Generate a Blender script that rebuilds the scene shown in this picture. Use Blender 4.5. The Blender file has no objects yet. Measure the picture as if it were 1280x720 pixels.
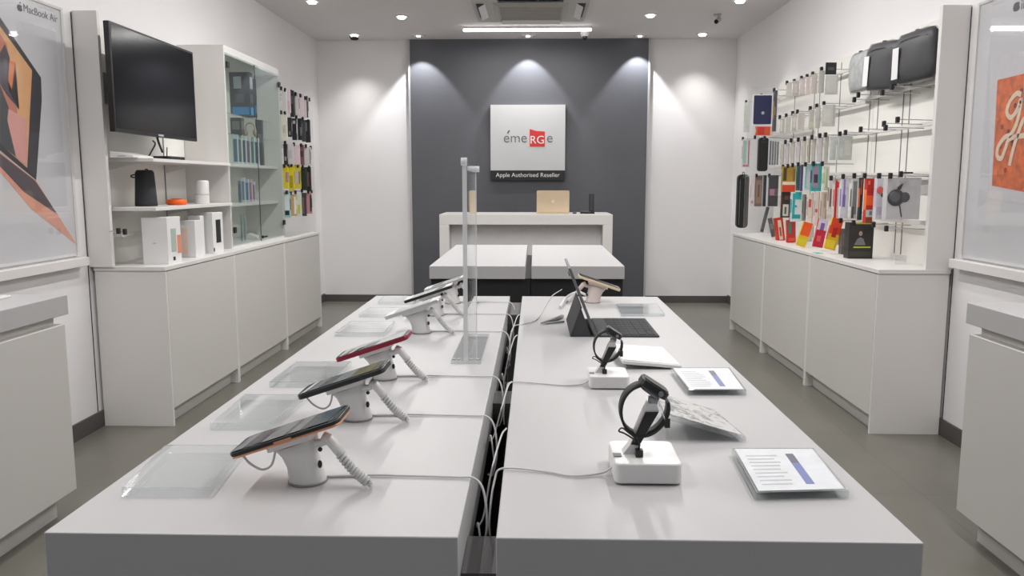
import bpy, bmesh, math, random
from mathutils import Vector, Matrix
random.seed(7)
C = bpy.context.scene.collection
PI = math.pi

# ------------------------------------------------------------------ camera
F = 1000.0; YAW = math.radians(1.59); PIT = math.atan(131/1000); H = 1.27
cy, sy, cp, sp = math.cos(YAW), math.sin(YAW), math.cos(PIT), math.sin(PIT)
FW = Vector((-sy*cp, cy*cp, -sp)); RT = Vector((cy, sy, 0)); UP = RT.cross(FW)
CAM = Vector((0, 0, H))
def ray(x, y): return FW + RT*((x-640)/F) - UP*((y-360)/F)
def at_z(x, y, z): d = ray(x, y); return CAM + d*((z-H)/d.z)
def at_y(x, y, Y): d = ray(x, y); return CAM + d*(Y/d.y)
def at_x(x, y, X): d = ray(x, y); return CAM + d*(X/d.x)
cam = bpy.data.cameras.new('camera'); co = bpy.data.objects.new('camera', cam); C.objects.link(co)
cam.sensor_width = 36; cam.lens = 36*F/1280; cam.clip_start = 0.02
M3 = Matrix((RT, UP, -FW)).transposed()
co.matrix_world = Matrix.Translation(CAM) @ M3.to_4x4()
bpy.context.scene.camera = co

# ------------------------------------------------------------------ materials
def nodes(name):
    m = bpy.data.materials.new(name); m.use_nodes = True
    nt = m.node_tree; nt.nodes.clear()
    out = nt.nodes.new('ShaderNodeOutputMaterial')
    return m, nt, out
def mat(name, col, rough=.5, metal=0, var=.04, scale=6, spec=.5, bump=0, bscale=200, coat=0, emit=None):
    m, nt, out = nodes(name)
    p = nt.nodes.new('ShaderNodeBsdfPrincipled')
    tc = nt.nodes.new('ShaderNodeTexCoord'); n = nt.nodes.new('ShaderNodeTexNoise')
    n.inputs['Scale'].default_value = scale; n.inputs['Detail'].default_value = 4
    r = nt.nodes.new('ShaderNodeValToRGB')
    r.color_ramp.elements[0].position = .3; r.color_ramp.elements[1].position = .7
    r.color_ramp.elements[0].color = tuple(max(0, c*(1-var)) for c in col)+(1,)
    r.color_ramp.elements[1].color = tuple(min(1, c*(1+var)) for c in col)+(1,)
    nt.links.new(tc.outputs['Object'], n.inputs['Vector']); nt.links.new(n.outputs['Fac'], r.inputs['Fac'])
    nt.links.new(r.outputs['Color'], p.inputs['Base Color'])
    p.inputs['Roughness'].default_value = rough; p.inputs['Metallic'].default_value = metal
    p.inputs['Specular IOR Level'].default_value = spec
    p.inputs['Coat Weight'].default_value = coat; p.inputs['Coat Roughness'].default_value = .05
    if bump:
        n2 = nt.nodes.new('ShaderNodeTexNoise'); n2.inputs['Scale'].default_value = bscale; n2.inputs['Detail'].default_value = 3
        b = nt.nodes.new('ShaderNodeBump'); b.inputs['Strength'].default_value = bump; b.inputs['Distance'].default_value = .002
        nt.links.new(tc.outputs['Object'], n2.inputs['Vector']); nt.links.new(n2.outputs['Fac'], b.inputs['Height'])
        nt.links.new(b.outputs['Normal'], p.inputs['Normal'])
    if emit:
        p.inputs['Emission Color'].default_value = emit[:3]+(1,); p.inputs['Emission Strength'].default_value = emit[3]
    nt.links.new(p.outputs[0], out.inputs[0])
    return m
def clear(name, tint=(.95, .97, .96), haze=.06, hazecol=(.85, .88, .88), refl=1.0, rough=.02):
    m, nt, out = nodes(name)
    t = nt.nodes.new('ShaderNodeBsdfTransparent'); t.inputs[0].default_value = tint+(1,)
    g = nt.nodes.new('ShaderNodeBsdfGlossy'); g.inputs['Roughness'].default_value = rough; g.inputs[0].default_value = (refl, refl, refl, 1)
    d = nt.nodes.new('ShaderNodeBsdfDiffuse'); d.inputs[0].default_value = hazecol+(1,)
    lw = nt.nodes.new('ShaderNodeLayerWeight'); lw.inputs['Blend'].default_value = .5
    pw = nt.nodes.new('ShaderNodeMath'); pw.operation = 'POWER'; pw.inputs[1].default_value = 5
    fr = nt.nodes.new('ShaderNodeMath'); fr.operation = 'MULTIPLY_ADD'; fr.inputs[1].default_value = .94; fr.inputs[2].default_value = .04
    nt.links.new(lw.outputs['Facing'], pw.inputs[0]); nt.links.new(pw.outputs[0], fr.inputs[0])
    m1 = nt.nodes.new('ShaderNodeMixShader'); m1.inputs[0].default_value = haze
    m2 = nt.nodes.new('ShaderNodeMixShader')
    nt.links.new(t.outputs[0], m1.inputs[1]); nt.links.new(d.outputs[0], m1.inputs[2])
    nt.links.new(fr.outputs[0], m2.inputs[0]); nt.links.new(m1.outputs[0], m2.inputs[1]); nt.links.new(g.outputs[0], m2.inputs[2])
    nt.links.new(m2.outputs[0], out.inputs[0])
    return m
_cc = {}
def col(c, rough=.45):
    """plain printed or plastic colour given as 0-255 sRGB"""
    k = (tuple(c), rough)
    if k not in _cc:
        lin = tuple(((v/255+.055)/1.055)**2.4 if v > 10 else v/255/12.92 for v in c)
        _cc[k] = mat('colour_%d_%d_%d' % tuple(c), lin, rough, var=.05, scale=30)
    return _cc[k]
WALL = mat('wall_paint', (.82, .805, .808), .7, var=.015, scale=1.5, bump=.12, bscale=90)
CEIL = mat('ceiling_paint', (.74, .705, .705), .8, var=.01)
GREYWALL = mat('grey_feature_paint', (.105, .107, .12), .5, var=.05, scale=2, bump=.1, bscale=60)
LAM = mat('white_laminate', (.72, .70, .68), .4, var=.01, scale=2)
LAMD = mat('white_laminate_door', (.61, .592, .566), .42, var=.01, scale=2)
TOP = mat('table_solid_surface', (.485, .48, .482), .45, var=.012, scale=3)
BACKP = mat('slat_panel_white', (.84, .83, .785), .4, var=.01)
FLOORM = None
BLACK = mat('black_laminate', (.012, .012, .013), .5)
BLKP = mat('black_plastic', (.012, .012, .013), .35)
BLKG = mat('black_gloss_glass', (.006, .006, .009), .06, spec=.6)
DARKM = mat('dark_grey_skirting', (.085, .08, .075), .55)
WPL = mat('white_plastic', (.75, .74, .73), .32, var=.01)
WCB = mat('white_cable_sleeve', (.68, .68, .67), .45)
CARD = mat('white_card_box', (.76, .76, .76), .45, var=.01)
ALU = mat('brushed_aluminium', (.62, .62, .63), .28, metal=1)
STEEL = mat('steel_rail', (.55, .55, .55), .3, metal=1)
CHROME = mat('chrome', (.8, .8, .8), .1, metal=1)
GOLD = mat('gold_anodised', (.75, .60, .42), .38, metal=.25)
ROSE = mat('rose_metal', (.72, .36, .22), .3, metal=.6)
REDM = mat('red_anodised', (.26, .01, .03), .3, metal=.2)
PINKW = mat('pinkish_white_plastic', (.72, .62, .57), .4)
FAB = mat('charcoal_fabric', (.032, .032, .037), .9, var=.35, scale=40, bump=.5, bscale=300)
GREYP = mat('grey_plastic', (.22, .22, .23), .5)
LGREY = mat('light_grey_plastic', (.45, .45, .45), .4)
GLASS = clear('cabinet_glass', (.955, .985, .97), .02, (.5, .56, .54))
ACR = clear('clear_acrylic', (.93, .945, .945), .03, (.75, .78, .79))
ACRE = clear('acrylic_sheet', (.97, .975, .975), .035, (.75, .77, .78))
BAGP = clear('clear_bag_film', (.97, .97, .97), .03, (.75, .76, .78), rough=.38, refl=.5)
def emis(name, c, s):
    m, nt, out = nodes(name); e = nt.nodes.new('ShaderNodeEmission')
    e.inputs[0].default_value = c+(1,); e.inputs[1].default_value = s
    nt.links.new(e.outputs[0], out.inputs[0]); return m
TUBE = emis('led_tube', (1, .98, .97), 9)
SPOT = emis('downlight_lens', (1, .97, .93), 14)

def floor_mat():
    m, nt, out = nodes('polished_grey_floor')
    p = nt.nodes.new('ShaderNodeBsdfPrincipled'); tc = nt.nodes.new('ShaderNodeTexCoord')
    n = nt.nodes.new('ShaderNodeTexNoise'); n.inputs['Scale'].default_value = 1.3; n.inputs['Detail'].default_value = 8
    r = nt.nodes.new('ShaderNodeValToRGB')
    r.color_ramp.elements[0].color = (.138, .134, .114, 1); r.color_ramp.elements[1].color = (.185, .178, .155, 1)
    r.color_ramp.elements[0].position = .3; r.color_ramp.elements[1].position = .75
    br = nt.nodes.new('ShaderNodeTexBrick'); br.offset = 0; br.inputs['Scale'].default_value = 1
    br.inputs['Brick Width'].default_value = .8; br.inputs['Row Height'].default_value = .8; br.inputs['Mortar Size'].default_value = .003
    br.inputs['Color1'].default_value = br.inputs['Color2'].default_value = (1, 1, 1, 1); br.inputs['Mortar'].default_value = (.8, .8, .8, 1)
    mx = nt.nodes.new('ShaderNodeMixRGB'); mx.blend_type = 'MULTIPLY'; mx.inputs[0].default_value = 1
    nt.links.new(tc.outputs['Object'], n.inputs['Vector']); nt.links.new(n.outputs['Fac'], r.inputs[0])
    nt.links.new(tc.outputs['Object'], br.inputs['Vector'])
    nt.links.new(r.outputs[0], mx.inputs[1]); nt.links.new(br.outputs[0], mx.inputs[2])
    nt.links.new(mx.outputs[0], p.inputs['Base Color']); p.inputs['Roughness'].default_value = .33
    nt.links.new(p.outputs[0], out.inputs[0]); return m
FLOORM = floor_mat()

# ------------------------------------------------------------------ mesh building
class MB:
    def __init__(s): s.bm = bmesh.new(); s.mats = []
    def mi(s, m):
        if m is None: return 0
        if m not in s.mats: s.mats.append(m)
        return s.mats.index(m)
    def face(s, vs, m=None, smooth=False):
        try: f = s.bm.faces.new(vs)
        except ValueError: return None
        f.material_index = s.mi(m); f.smooth = smooth; return f
    def hexa(s, p, m=None):
        v = [s.bm.verts.new(q) for q in p]
        for q in ((0,3,2,1),(4,5,6,7),(0,1,5,4),(1,2,6,5),(2,3,7,6),(3,0,4,7)): s.face([v[i] for i in q], m)
        return s
    def box(s, a, b, m=None, mx=None):
        x0,x1 = sorted((a[0],b[0])); y0,y1 = sorted((a[1],b[1])); z0,z1 = sorted((a[2],b[2]))
        p = [Vector(q) for q in ((x0,y0,z0),(x1,y0,z0),(x1,y1,z0),(x0,y1,z0),(x0,y0,z1),(x1,y0,z1),(x1,y1,z1),(x0,y1,z1))]
        if mx is not None: p = [mx @ q for q in p]
        return s.hexa(p, m)
    def loft(s, rings, m=None, smooth=True, caps=True, closed=False):
        R = [[s.bm.verts.new(q) for q in r] for r in rings]; n = len(R[0])
        for i in range(len(R)-(0 if closed else 1)):
            a, b = R[i], R[(i+1) % len(R)]
            for k in range(n): s.face([a[k], a[(k+1)%n], b[(k+1)%n], b[k]], m, smooth)
        if caps and not closed:
            s.face(R[0][::-1], m); s.face(R[-1], m)
        return s
    def tube(s, pts, r, m=None, n=8, closed=False):
        pts = [Vector(p) for p in pts]; rs = r if isinstance(r, (list, tuple)) else [r]*len(pts)
        rings = []; prev = None
        for i, p in enumerate(pts):
            if closed: t = pts[(i+1)%len(pts)]-pts[i-1]
            else: t = pts[min(i+1, len(pts)-1)]-pts[max(i-1, 0)]
            t.normalize()
            if prev is None:
                u = t.orthogonal().normalized()
            else:
                u = prev - t*prev.dot(t)
                u = u.normalized() if u.length > 1e-6 else t.orthogonal().normalized()
            prev = u; w = t.cross(u)
            rings.append([p + (u*math.cos(a)+w*math.sin(a))*rs[i] for a in [2*PI*k/n for k in range(n)]])
        return s.loft(rings, m, closed=closed)
    def cyl(s, a, b, r, m=None, n=20, r2=None):
        return s.tube([a, b], [r, r if r2 is None else r2], m, n)
    def lathe(s, prof, c=(0,0,0), m=None, n=28, axis='z'):
        c = Vector(c); rings = []
        for r, z in prof:
            ring = []
            for k in range(n):
                a = 2*PI*k/n
                q = Vector((r*math.cos(a), r*math.sin(a), z))
                if axis == 'y': q = Vector((q.x, q.z, q.y))
                if axis == 'x': q = Vector((q.z, q.x, q.y))
                ring.append(c+q)
            rings.append(ring)
        return s.loft(rings, m)
    def sphere(s, c, r, m=None, sc=(1,1,1), n=16):
        prof = [(max(1e-4, math.sin(PI*i/10)), -math.cos(PI*i/10)) for i in range(11)]
        c = Vector(c)
        return s.loft([[c+Vector((a*math.cos(2*PI*k/n)*r*sc[0], a*math.sin(2*PI*k/n)*r*sc[1], z*r*sc[2])) for k in range(n)] for a, z in prof], m)
    def prism(s, poly, off, m=None, smooth=False):
        """poly: list of 3-D points, extruded by off"""
        a = [Vector(p) for p in poly]; off = Vector(off)
        return s.loft([a, [p+off for p in a]], m, smooth)
    def rbox(s, a, b, r, m=None, axis='z', mx=None, seg=5):
        """box with corners rounded about one axis"""
        ax = 'xyz'.index(axis); o = [i for i in range(3) if i != ax]
        lo = [min(a[i], b[i]) for i in range(3)]; hi = [max(a[i], b[i]) for i in range(3)]
        poly = []
        for cx, cy_, a0 in ((hi[o[0]]-r, hi[o[1]]-r, 0), (lo[o[0]]+r, hi[o[1]]-r, PI/2), (lo[o[0]]+r, lo[o[1]]+r, PI), (hi[o[0]]-r, lo[o[1]]+r, 1.5*PI)):
            for k in range(seg+1):
                t = a0+PI/2*k/seg; poly.append((cx+r*math.cos(t), cy_+r*math.sin(t)))
        rings = []
        for z in (lo[ax], hi[ax]):
            ring = []
            for u, v in poly:
                q = [0, 0, 0]; q[o[0]] = u; q[o[1]] = v; q[ax] = z; q = Vector(q)
                ring.append(mx @ q if mx is not None else q)
            rings.append(ring)
        return s.loft(rings, m, smooth=False)
    def bevel(s, w, seg=2):
        s.bm.normal_update()
        ed = [e for e in s.bm.edges if len(e.link_faces) == 2 and e.calc_face_angle(0) > .6]
        bmesh.ops.bevel(s.bm, geom=ed, offset=w, segments=seg, affect='EDGES', profile=.5, clamp_overlap=True)
        return s
    def build(s, name, m=None, parent=None, world=False):
        bmesh.ops.recalc_face_normals(s.bm, faces=s.bm.faces)
        me = bpy.data.meshes.new(name); s.bm.to_mesh(me); s.bm.free()
        if not s.mats: s.mats = [m]
        for q in s.mats: me.materials.append(q if q is not None else m)
        o = bpy.data.objects.new(name, me); C.objects.link(o)
        if parent is not None:
            o.parent = parent
            if world:
                p = parent; off = Vector((0,0,0))
                while p is not None: off += p.location; p = p.parent
                me.transform(Matrix.Translation(-off))
        return o
USED = {}
def tag(o, label, cat, group=None, kind=None):
    if label in USED and not group: print('DUPLICATE LABEL', label)
    USED[label] = 1
    o['label'] = label; o['category'] = cat
    if group: o['group'] = group
    if kind: o['kind'] = kind
    return o
def thing(name, label, cat, loc, group=None, rz=0):
    o = bpy.data.objects.new(name, None); o.empty_display_size = .05; C.objects.link(o)
    o.location = loc; o.rotation_euler = (0, 0, rz)
    return tag(o, label, cat, group)
def origin(o, loc):
    """move a single-mesh thing's origin to loc without moving its shape"""
    loc = Vector(loc); o.data.transform(Matrix.Translation(-loc)); o.location = loc; return o
def struct(o): o['kind'] = 'structure'; return o
def text_bm(body, size, m, mx, ext=.0008, mb=None, align='CENTER', off=0):
    """lettering turned into mesh; local x right, y up"""
    cu = bpy.data.curves.new('t', 'FONT'); cu.body = body; cu.size = size; cu.extrude = ext; cu.align_x = align; cu.offset = off
    ob = bpy.data.objects.new('t', cu); C.objects.link(ob)
    dg = bpy.context.evaluated_depsgraph_get(); dg.update()
    me = bpy.data.meshes.new_from_object(ob.evaluated_get(dg)); C.objects.unlink(ob); bpy.data.objects.remove(ob)
    mb = mb or MB(); vs = [mb.bm.verts.new(mx @ v.co) for v in me.vertices]
    for p in me.polygons: mb.face([vs[i] for i in p.vertices], m)
    bpy.data.meshes.remove(me)
    return mb
def apple(mb, m, mx, s):
    """fruit mark: bitten body and leaf, s = height"""
    pts = []
    for k in range(40):
        a = 2*PI*k/40
        r = .42*(1+.06*math.cos(2*a)) - .05*max(0, math.cos(a-PI/2))**6 - .04*max(0, math.cos(a+PI/2))**8
        x, y = r*math.cos(a), r*math.sin(a)*.98
        d = math.hypot(x-.52, y-.06)
        if d < .22:
            x = .52-.22*(.52-x)/max(d, 1e-4) if x < .52 else x-.1; 
        pts.append((x, y))
    mb.prism([mx @ Vector((x*s, y*s-.08*s, 0)) for x, y in pts], (mx.to_3x3() @ Vector((0, 0, .0012))), m)
    leaf = [(.02,.40),(.06,.52),(.15,.60),(.22,.61),(.2,.5),(.12,.42)]
    mb.prism([mx @ Vector((x*s, y*s, 0)) for x, y in leaf], (mx.to_3x3() @ Vector((0, 0, .0012))), m)

# ------------------------------------------------------------------ room shell
XL, XR, YB, ZC, YF = -2.275, 2.075, 8.53, 2.74, -1.6
struct(MB().box((XL-.1, YF, -.1), (XR+.1, YB+.1, 0)).build('floor', FLOORM))
struct(MB().box((XL-.1, YF, ZC), (XR+.1, YB+.1, ZC+.1)).build('ceiling', CEIL))
struct(MB().box((XL-.1, YF, 0), (XL, YB+.1, ZC)).build('wall_left', WALL))
struct(MB().box((XR, YF, 0), (XR+.1, YB+.1, ZC)).build('wall_right', WALL))
struct(MB().box((XL, YB, 0), (XR, YB+.1, ZC)).build('wall_back', WALL))
PX0, PX1 = -1.292, 1.165
struct(MB().box((PX0, YB-.05, 0), (PX1, YB, ZC)).build('wall_feature', GREYWALL))
e = MB(); e.box((PX0-.02, YB-.055, 0), (PX0, YB, ZC)); struct(e.build('trim_1', LGREY))
e = MB(); e.box((PX1, YB-.055, 0), (PX1+.02, YB, ZC)); struct(e.build('trim_2', LGREY))
bb = MB().box((XL+.012, YB-.012, 0), (PX0-.02, YB, .075)); struct(bb.build('baseboard_back_left', DARKM))
bb = MB().box((PX1+.02, YB-.012, 0), (XR-.012, YB, .075)); struct(bb.build('baseboard_back_right', DARKM))
bb = MB().box((XL, YF, 0), (XL+.012, YB, .085)); struct(bb.build('baseboard_left', DARKM))
bb = MB().box((XR-.012, YF, 0), (XR, YB, .085)); struct(bb.build('baseboard_right', DARKM))

GAPSHADE = mat('painted_gap_shadow', (.03, .03, .03), .8)  # dark strips painted in for the shadow line between side panel and wall
struct(MB().box((XL, 3.996, .086), (XL+.0035, 3.999, 2.10)).build('gap_shadow_left', GAPSHADE))
struct(MB().box((XR-.0035, 3.996, .086), (XR, 3.999, 2.10)).build('gap_shadow_right', GAPSHADE))
# ------------------------------------------------------------------ ceiling fittings
def area(name, loc, sx, sy_, power, c=(1, .985, .97)):
    l = bpy.data.lights.new(name, 'AREA'); l.shape = 'RECTANGLE'; l.size = sx; l.size_y = sy_; l.energy = power; l.color = c
    o = bpy.data.objects.new(name, l); C.objects.link(o); o.location = loc; return o
def spot(name, loc, tgt, power, ang=70, blend=.6, c=(1, .965, .94), r=.03):
    l = bpy.data.lights.new(name, 'SPOT'); l.energy = power; l.spot_size = math.radians(ang); l.spot_blend = blend; l.color = c; l.shadow_soft_size = r
    o = bpy.data.objects.new(name, l); C.objects.link(o); o.location = loc
    o.rotation_euler = (Vector(tgt)-Vector(loc)).to_track_quat('-Z', 'Y').to_euler(); return o
def led_tube(x, y, L, power, label, along='x', lean=0):
    t = thing('linear_lamp', label, 'ceiling light', (x, y, ZC))
    d = (L/2, .014) if along == 'x' else (.014, L/2)
    MB().box((-d[0], -d[1], -.022), (d[0], d[1], 0)).build('housing', WPL, t)
    MB().box((-d[0]+.004, -d[1], -.045), (d[0]-.004, d[1], -.022)).bevel(.006).build('diffuser', TUBE, t)
    a_ = area('lamp_light', (x, y, ZC-.055), d[0]*2, d[1]*2, power); a_.rotation_euler = (0, math.radians(lean), 0)
led_tube(-.073, 7.82, 1.22, 16, 'slim glowing white bar lamp across the ceiling before the grey wall')
led_tube(-.8, 4.9, 2.4, 52, 'white bar lamp on ceiling above aisle beside the television shelves', 'y', 10)
led_tube(.7, 4.9, 2.4, 52, 'white bar lamp on ceiling above aisle beside the hanging bags', 'y', -10)
led_tube(-1.3, 1.5, 1.6, 44, 'white bar lamp on ceiling above the coiled cord phone stands', 'y', 10)
led_tube(1.15, 1.5, 1.6, 44, 'white bar lamp on ceiling above the two watch stands', 'y', -10)

def downlight(px, py, label, tilt=0, power=28, tgt=None, black=False):
    p = at_z(px, py, ZC)
    t = thing('recessed_downlight', label, 'ceiling light', (p.x, p.y, ZC), 'downlights in the ceiling')
    MB().lathe([(.034, 0), (.062, 0), (.062, -.004), (.058, -.008), (.036, -.008), (.034, -.003), (.034, 0)][::-1]).build('trim_ring', WPL, t)
    b = MB(); b.cyl((0,0,-.001), (0, 0, -.022), .033, n=20).bevel(.004, 2)
    b.build('lens', SPOT, t)
    if black:
        q = MB(); q.tube([(-.05, 0, -.01), (-.03, 0, -.05), (.03, 0, -.05)], .006); q.lathe([(.034,-.025),(.04,-.03),(.04,-.05),(.036,-.052),(.036,-.028)], n=20)
        q.build('gimbal', BLKP, t)
    if power: spot('downlight_light', (p.x, p.y, ZC-.06), tgt or (p.x, p.y, 0), power, 95, .9)
downlight(390, 1, 'round recessed downlight near ceiling edge, upper left and cut by frame', power=22, tgt=(-1.8, 6.7, 0))
downlight(502, 20, 'round recessed downlight left of the air conditioner', power=28)
downlight(443, 43, 'black gimbal spotlight above the white wall left of the grey panel', power=34, tgt=(-1.8, 8.3, 0), black=True)
downlight(813, 18, 'round recessed downlight right of the air conditioner', power=28)
downlight(878, 42, 'round recessed downlight above the white wall right of the grey panel', power=34, tgt=(1.65, 8.3, 0))
downlight(925, 0, 'round recessed downlight near ceiling edge, upper right and cut by frame', power=22, tgt=(1.65, 6.7, 0))
for i, (px, pos) in enumerate(((523, 'above the left edge of grey panel'), (660, 'above the square wall sign'), (800, 'above the right edge of grey panel'))):
    p = at_z(px, 44, ZC)
    t = thing('recessed_wall_washer', 'small twin-pin recessed spotlight ' + pos, 'ceiling light', (p.x, p.y, ZC), 'wall washers along the grey panel')
    MB().rbox((-.075, -.03, -.006), (.075, .03, 0), .01).build('plate', WPL, t)
    k = MB()
    for s_ in (-.055, .055): k.lathe([(.001, -.012), (.011, -.012), (.012, -.006)], (s_, 0, 0), n=12)
    k.build('pin', LGREY, t)
    MB().cyl((0, .012, -.006), (0, .014, -.016), .018).build('lens', SPOT, t)
    spot('washer_light', (p.x, p.y, ZC-.03), (p.x+(.0), YB-.02, 1.55), 52, 78, .35, (.95, .97, 1), r=.012)

# other lamps nearer the camera, outside the frame
for i, (x, y, w) in enumerate(((-1.75, 5.0, 'nearer the glass cabinet'), (-1.75, 3.4, 'in front of the laptop poster'), (1.6, 5.0, 'over the accessory wall'), (1.6, 3.4, 'in front of the orange art poster'))):
    t = thing('recessed_downlight', 'round recessed downlight '+w, 'ceiling light', (x, y, ZC), 'downlights in the ceiling')
    MB().lathe([(.034, 0), (.062, 0), (.062, -.004), (.058, -.008), (.036, -.008), (.034, -.003), (.034, 0)][::-1]).build('trim_ring', WPL, t)
    MB().cyl((0,0,-.001), (0, 0, -.022), .033, n=20).bevel(.004, 2).build('lens', SPOT, t)
    spot('downlight_light', (x, y, ZC-.06), (x*.9, y, 0), 9, 80, .9)

# air conditioner cassette
t = thing('ceiling_air_conditioner', 'square white cassette air conditioner set in the ceiling', 'air conditioner', (-.035, 6.98, ZC))
ac = MB(); ac.rbox((-.475, -.475, -.03), (.475, .475, 0), .04)
ac.build('fascia', mat('ac_plastic', (.55, .53, .5), .5), t)
g = MB(); g.hexa([(-.27,-.27,-.055),(.27,-.27,-.055),(.27,.27,-.055),(-.27,.27,-.055),(-.31,-.31,-.03),(.31,-.31,-.03),(.31,.31,-.03),(-.31,.31,-.03)])
for i in range(13):
    y = -.25+i*.041; g.box((-.255, y, -.06), (.255, y+.014, -.055))
g.build('intake_grille', mat('ac_grille', (.40, .38, .35), .5), t)
for s_ in (-1, 1):
    a = MB().box((s_*.38, -.27, -.033), (s_*.445, .27, -.029)); sl = a.build('air_slot', BLKP, t)
    MB().hexa([(s_*.375,-.26,-.034),(s_*.425,-.26,-.06),(s_*.425,.26,-.06),(s_*.375,.26,-.034),(s_*.372,-.26,-.03),(s_*.422,-.26,-.056),(s_*.422,.26,-.056),(s_*.372,.26,-.03)]).build('louvre', WPL, sl)
    a = MB().box((-.27, s_*.38, -.033), (.27, s_*.445, -.029)); sl = a.build('air_slot', BLKP, t)
    MB().hexa([(-.26,s_*.375,-.034),(.26,s_*.375,-.034),(.26,s_*.425,-.06),(-.26,s_*.425,-.06),(-.26,s_*.372,-.03),(.26,s_*.372,-.03),(.26,s_*.422,-.056),(-.26,s_*.422,-.056)]).build('louvre', WPL, sl)

p = at_z(731, 37, ZC)
t = thing('security_camera', 'white ceiling security camera with black ball lens beside the bar lamp', 'camera', (p.x, p.y, ZC))
MB().lathe([(.001,-.005),(.045,-.005),(.045,0),(.001,0)][::-1]).build('mount', WPL, t)
MB().lathe([(.042, 0), (.042, -.045), (.037, -.065), (.001, -.068)]).build('housing', WPL, t)
MB().sphere((0, -.012, -.075), .026).build('lens', BLKG, t)
p = at_z(897, 18, ZC)
t = thing('security_camera', 'small tilted bullet camera on ceiling above the accessory wall', 'camera', (p.x, p.y, ZC))
MB().cyl((0,0,0), (0,0,-.012), .032).build('mount', LGREY, t)
MB().tube([(0,0,-.01), (0,0,-.035), (-.01,-.01,-.045)], .008).build('arm', WPL, t)
h = MB().cyl((.02,.03,-.035), (-.02,-.05,-.07), .021).build('housing', LGREY, t)
MB().cyl((-.0195,-.049,-.0695), (-.022,-.054,-.072), .018).build('lens', BLKG, h)

# ------------------------------------------------------------------ wall sign
sg = thing('wall_sign', 'square white shop sign with red box lettering on the grey wall', 'sign', (-.07, YB-.05, 1.303))
ys = 8.42
c0 = at_y(613, 131, ys); c1 = at_y(706, 225, ys); cb = at_y(613, 213, ys)
SB = mat('sign_acrylic', (.58, .58, .58), .35, var=.005)
b = MB().box((c0.x, ys, cb.z), (c1.x, YB-.05, c0.z)).build('light_panel', SB, sg, True)
b = MB().box((c0.x, ys-.002, c1.z), (c1.x, YB-.05, cb.z)).build('name_strip', BLKP, sg, True)
FR = lambda x, z, y=ys-.0015: Matrix.Translation((x, y, z)) @ Matrix.Rotation(PI/2, 4, 'X')
LG = mat('sign_letter_grey', (.11, .11, .12), .4)
W = c1.x-c0.x
def sx(px): return at_y(px, 175, ys).x
lt = text_bm('eme', .145, LG, FR(sx(629), at_y(629, 178, ys).z), align='LEFT', off=-.0012)
acz = at_y(635, 165, ys)
lt.prism([(acz.x-.012, ys-.003, acz.z-.012), (acz.x+.002, ys-.003, acz.z-.016), (acz.x+.022, ys-.003, acz.z+.016), (acz.x+.006, ys-.003, acz.z+.018)], (0, .003, 0), LG)
lt.build('lettering', LG, sg, True)
text_bm('e', .145, LG, FR(sx(683), at_y(683, 178, ys).z), align='LEFT', off=-.0012).build('last_letter', LG, sg, True)
rz0 = at_y(662, 183, ys); rz1 = at_y(681, 163, ys)
rb = MB().prism([(rz0.x, ys-.004, rz0.z), (rz1.x, ys-.004, rz0.z), (rz1.x, ys-.004, rz1.z-.012), (rz0.x+.07, ys-.004, rz1.z-.006), (rz0.x, ys-.004, rz1.z+.014)], (0, .004, 0))
rb.build('red_panel', mat('sign_red', (.62, .03, .03), .4), sg, True)
text_bm('RG', .115, CARD, FR((rz0.x+rz1.x)/2, at_y(670, 179.5, ys).z, ys-.005)).build('white_lettering', CARD, sg, True)
text_bm('Apple Authorised Reseller', .062, CARD, FR((c0.x+c1.x)/2, (c1.z+cb.z)/2-.018, ys-.0035)).build('strip_lettering', CARD, sg, True)

# ------------------------------------------------------------------ rear counter and what is on it
YR = 7.0
a = at_y(549, 268, YR); bq = at_y(766, 268, YR)
x0, x1, zt = a.x, bq.x, 1.0
t = thing('reception_counter', 'tall white reception counter with recessed front before the grey wall', 'counter', ((x0+x1)/2, YR+.28, 0))
MB().box((x0, YR, zt-.09), (x1, YR+.56, zt)).bevel(.003).build('counter_top', LAM, t, True)
for q0, q1 in ((x0, x0+.085), (x1-.085, x1)): MB().box((q0, YR, 0), (q1, YR+.56, zt-.0905)).bevel(.002).build('side_panel', LAM, t, True)
MB().box((x0+.0855, YR+.12, 0), (x1-.0855, YR+.14, zt-.0905)).build('front_panel', mat('counter_front', (.62,.6,.6), .45), t, True)

def laptop():
    q = at_y(691, 268, 7.2); x = q.x; w = .145; y = 7.16
    t = thing('laptop', 'open gold laptop with its lid back toward us on the reception counter', 'laptop', (x, y+.1, zt))
    MB().rbox((-w, -.08, .001), (w, .13, .012), .012).bevel(.002).build('base', GOLD, t)
    MB().rbox((-w+.02, -.03, .012), (w-.02, .06, .0135), .004).build('keyboard', BLKP, t)
    mx = Matrix.Translation((0, -.078, .013)) @ Matrix.Rotation(math.radians(9), 4, 'X')
    lid = MB().rbox((-w, -.005, 0), (w, .002, .195), .012, axis='y', mx=mx).build('lid', GOLD, t)
    MB().box((-w+.01, .0022, .01), (w-.01, .003, .187), mx=mx).build('screen', BLKG, t)
    lg = MB(); apple(lg, None, mx @ Matrix.Translation((0, -.0055, .1)) @ Matrix.Rotation(PI/2, 4, 'X'), .03); lg.build('lid_mark', mat('mark_gold', (.85,.8,.68), .2), lid)
laptop()
q = at_y(737, 268, 7.15)
t = thing('cordless_phone', 'black cordless phone standing in its cradle on reception counter', 'phone', (q.x, 7.2, zt))
MB().rbox((-.08, -.05, 0), (.045, .05, .02), .012).bevel(.003).build('cradle', BLKP, t)
k = MB()
for i in range(3):
    for j in range(3): k.box((-.072+i*.022, -.04+j*.022, .02), (-.056+i*.022, -.026+j*.022, .0235))
k.build('keypad', GREYP, t)
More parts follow.
